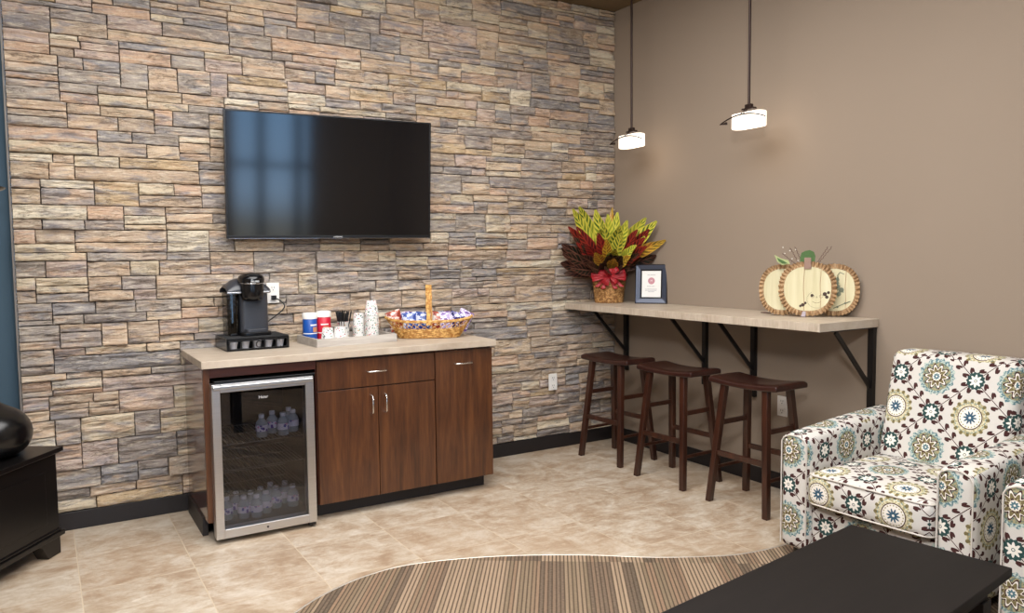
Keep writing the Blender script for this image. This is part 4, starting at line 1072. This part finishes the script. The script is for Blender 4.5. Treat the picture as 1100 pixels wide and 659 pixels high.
# ---------------------------------------------------------------- wooden pumpkins
pm = thing('pumpkin_decoration', 'three joined cream wooden pumpkins with ruffled corrugated edges', 'decoration')
pm.matrix_world = Matrix.Translation((-.185, -1.875, SH+.0008)) @ Matrix.Rotation(RAD(-56), 4, 'Z')
def sq(t, a, b, n=2.35):
    c, s = cos(t), sin(t); return a*math.copysign(abs(c)**(2/n), c), b*math.copysign(abs(s)**(2/n), s)
def pumpkin(cx, cy, a, b, planks, ry, face):
    Mx = Matrix.Translation((cx, cy, 0)) @ Matrix.Rotation(ry, 4, 'Z')
    zc = b+.003
    q = MB(); pts = [sq(2*pi*k/48, a*.83, b*.83) for k in range(48)]
    RX = Mx @ Matrix.Translation((0, 0, zc)) @ Matrix.Rotation(pi/2, 4, 'X')
    q.prism(pts, -.004, .006, RX); bd = q.build('pumpkin_board', m_cream, pm)
    q = MB(); n = 84; V = []; F = []
    for k in range(n):
        t = 2*pi*k/n; up = k % 2
        for rr, yy in ((.80, -.006-.002*up), (1.0 if up else .965, -.014 if up else .004)):
            x, z = sq(t, a*rr, b*rr); V.append((x, yy, z))
    for k in range(n): l = (k+1) % n; F.append((2*k, 2*k+1, 2*l+1, 2*l))
    q.add(V, F, False, Mx @ Matrix.Translation((0, 0, zc))); q.build('ruffled_edge', m_burlap, pm, solid=.0015)
    q = MB()
    for px in planks:
        zt = b*.78*(1-abs(px/(a*.8))**2.35)**(1/2.35)
        p = [Mx @ Vector((px+.002*sin(k), -.0065, zc-zt+2*zt*k/8)) for k in range(9)]; q.tube(p, .0014, 5)
    if planks: q.build('plank_seam', simple('seam_stain', srgb(170, 130, 96), .8), bd)
    return Mx, zc, bd
A_, B_ = .150, .150
pumpkin(-.128, .045, .132, .143, [], RAD(14), False)
pumpkin(.132, .045, .134, .143, [.06], RAD(-12), False)
Mx, zc, bd = pumpkin(0, -.002, A_, B_, [-.018, .066], 0, True)
# small painted face, lower right of the middle pumpkin
q = MB()
def P3(x, z, y=-.0075): return (x, y, z+zc)
fx, fz = .048, -.058
for s in (-1, 1):
    q.tube([P3(fx+s*.022+.009*cos(t), fz+.018+.008*sin(t)) for t in [2*pi*k/12 for k in range(12)]], .0012, 4, True)
q.tube([P3(fx-.003, fz+.010), P3(fx+.003, fz+.010), P3(fx, fz+.018)], .0015, 4, True)
q.tube([P3(fx-.022+.044*k/8, fz-.010-.009*(1-(2*k/8-1)**2)) for k in range(9)], .0013, 4)
q.tube([P3(fx+.050*cos(t), fz+.046*sin(t)) for t in [RAD(120)+RAD(300)*k/20 for k in range(12)]], .0010, 4)
q.lathe([(.008, 0), (.008, .002)], (0, 0, 0), 12, M=Matrix.Translation(P3(fx-.024, fz+.022)) @ Matrix.Rotation(pi/2, 4, 'X'))
q.build('painted_face', m_inkd, pm)
q = MB()
for (x, z, r) in ((-.022, -.088, .011), (-.010, -.078, .008), (.088, -.028, .012), (.098, -.044, .010), (.106, -.02, .009), (-.034, -.094, .008)):
    q.lathe([(r, 0), (r*.6, .003)], (0, 0, 0), 8, M=Matrix.Translation(P3(x, z)) @ Matrix.Rotation(pi/2, 4, 'X'))
q.build('painted_bow', m_inkd, pm)
q = MB()                                      # painted vine on the right pumpkin
Mr = Matrix.Translation((.132, .045, .146)) @ Matrix.Rotation(RAD(-12), 4, 'Z')
for pts in ([(.052, .085), (.030, .095), (.018, .080), (.022, .060)], [(.018, .070), (.012, .03), (.030, -.005), (.020, -.04)], [(.02, .0), (.04, .01), (.05, -.015)], [(.0, -.10), (.05, -.075), (.085, -.06)]):
    q.tube([tuple(Mr @ Vector((x, -.0075, z))) for x, z in pts], .0022, 5)
for x, z, r in ((.016, .055, .012), (.014, .036, .013), (.022, .018, .011), (.038, .000, .014), (.026, -.022, .012), (.06, -.07, .006), (.02, -.092, .006)):
    q.lathe([(r, 0), (r*.5, .002)], (0, 0, 0), 9, M=Mr @ Matrix.Translation((x, -.0065, z)) @ Matrix.Rotation(pi/2, 4, 'X'))
q.build('painted_vine', m_greyp, pm)
MB().box((-.018, -.016, 2*B_-.040), (.018, -.008, 2*B_+.022)).build('stem', simple('pale_stem_wood', srgb(150, 122, 108), .8), pm, .003)
def fleaf(pts, m, y):
    q = MB(); RX = Matrix.Translation((0, y, 0)) @ Matrix.Rotation(pi/2, 4, 'X'); q.prism(pts, -.002, .002, RX); q.build('felt_leaf', m, pm)
fleaf([(-.040, .300), (.035, .300), (.038, .330), (.030, .352), (.010, .362), (-.012, .358), (-.032, .348), (-.038, .325)], m_leafg, -.012)
fleaf([(-.090, .288), (-.130, .282), (-.156, .300), (-.172, .338), (-.138, .318), (-.100, .308)], m_leafl, -.010)
fleaf([(-.100, .290), (-.130, .290), (-.150, .305), (-.158, .322), (-.128, .308)], m_leafg, -.013)
for (x0, z0, x1, z1) in ((-.045, .290, -.090, .375), (-.03, .295, -.065, .380), (-.06, .285, -.13, .345), (.045, .290, .100, .378), (.05, .285, .120, .380)):
    q = MB(); n = 24; q.tube([(x0+(x1-x0)*k/n+.003*cos(k*1.5), -.010+.003*sin(k*1.5), z0+(z1-z0)*k/n) for k in range(n+1)], .0014, 5)
    q.build('curled_twine', m_twine, pm)
q = MB()
for x, z in ((-.092, .360), (-.118, .345), (-.08, .316), (-.128, .378), (-.050, .306), (-.062, .365)): q.lathe([(0, -.004), (.004, 0), (0, .004)], (x, -.010, z), 8)
q.build('berries', m_bead, pm)
q = MB()                                      # ribbon ends at the foot
q.add([(-.030, -.018, .002), (-.008, -.018, .002), (-.006, -.018, .030), (-.022, -.018, .030)], [(0, 1, 2, 3)]); q.build('lilac_ribbon_end', simple('lilac_ribbon', srgb(180, 168, 176), .6), pm, solid=.002)
sc_ = MB().box((-.012, -.03, 0), (.012, .03, .004)).build('wood_chip', m_twine); sc_.location = (-.14, -1.56, SH+.0005)
tag(sc_, 'small flat brown chip lying on the shelf left of the pumpkins', 'wood chip')
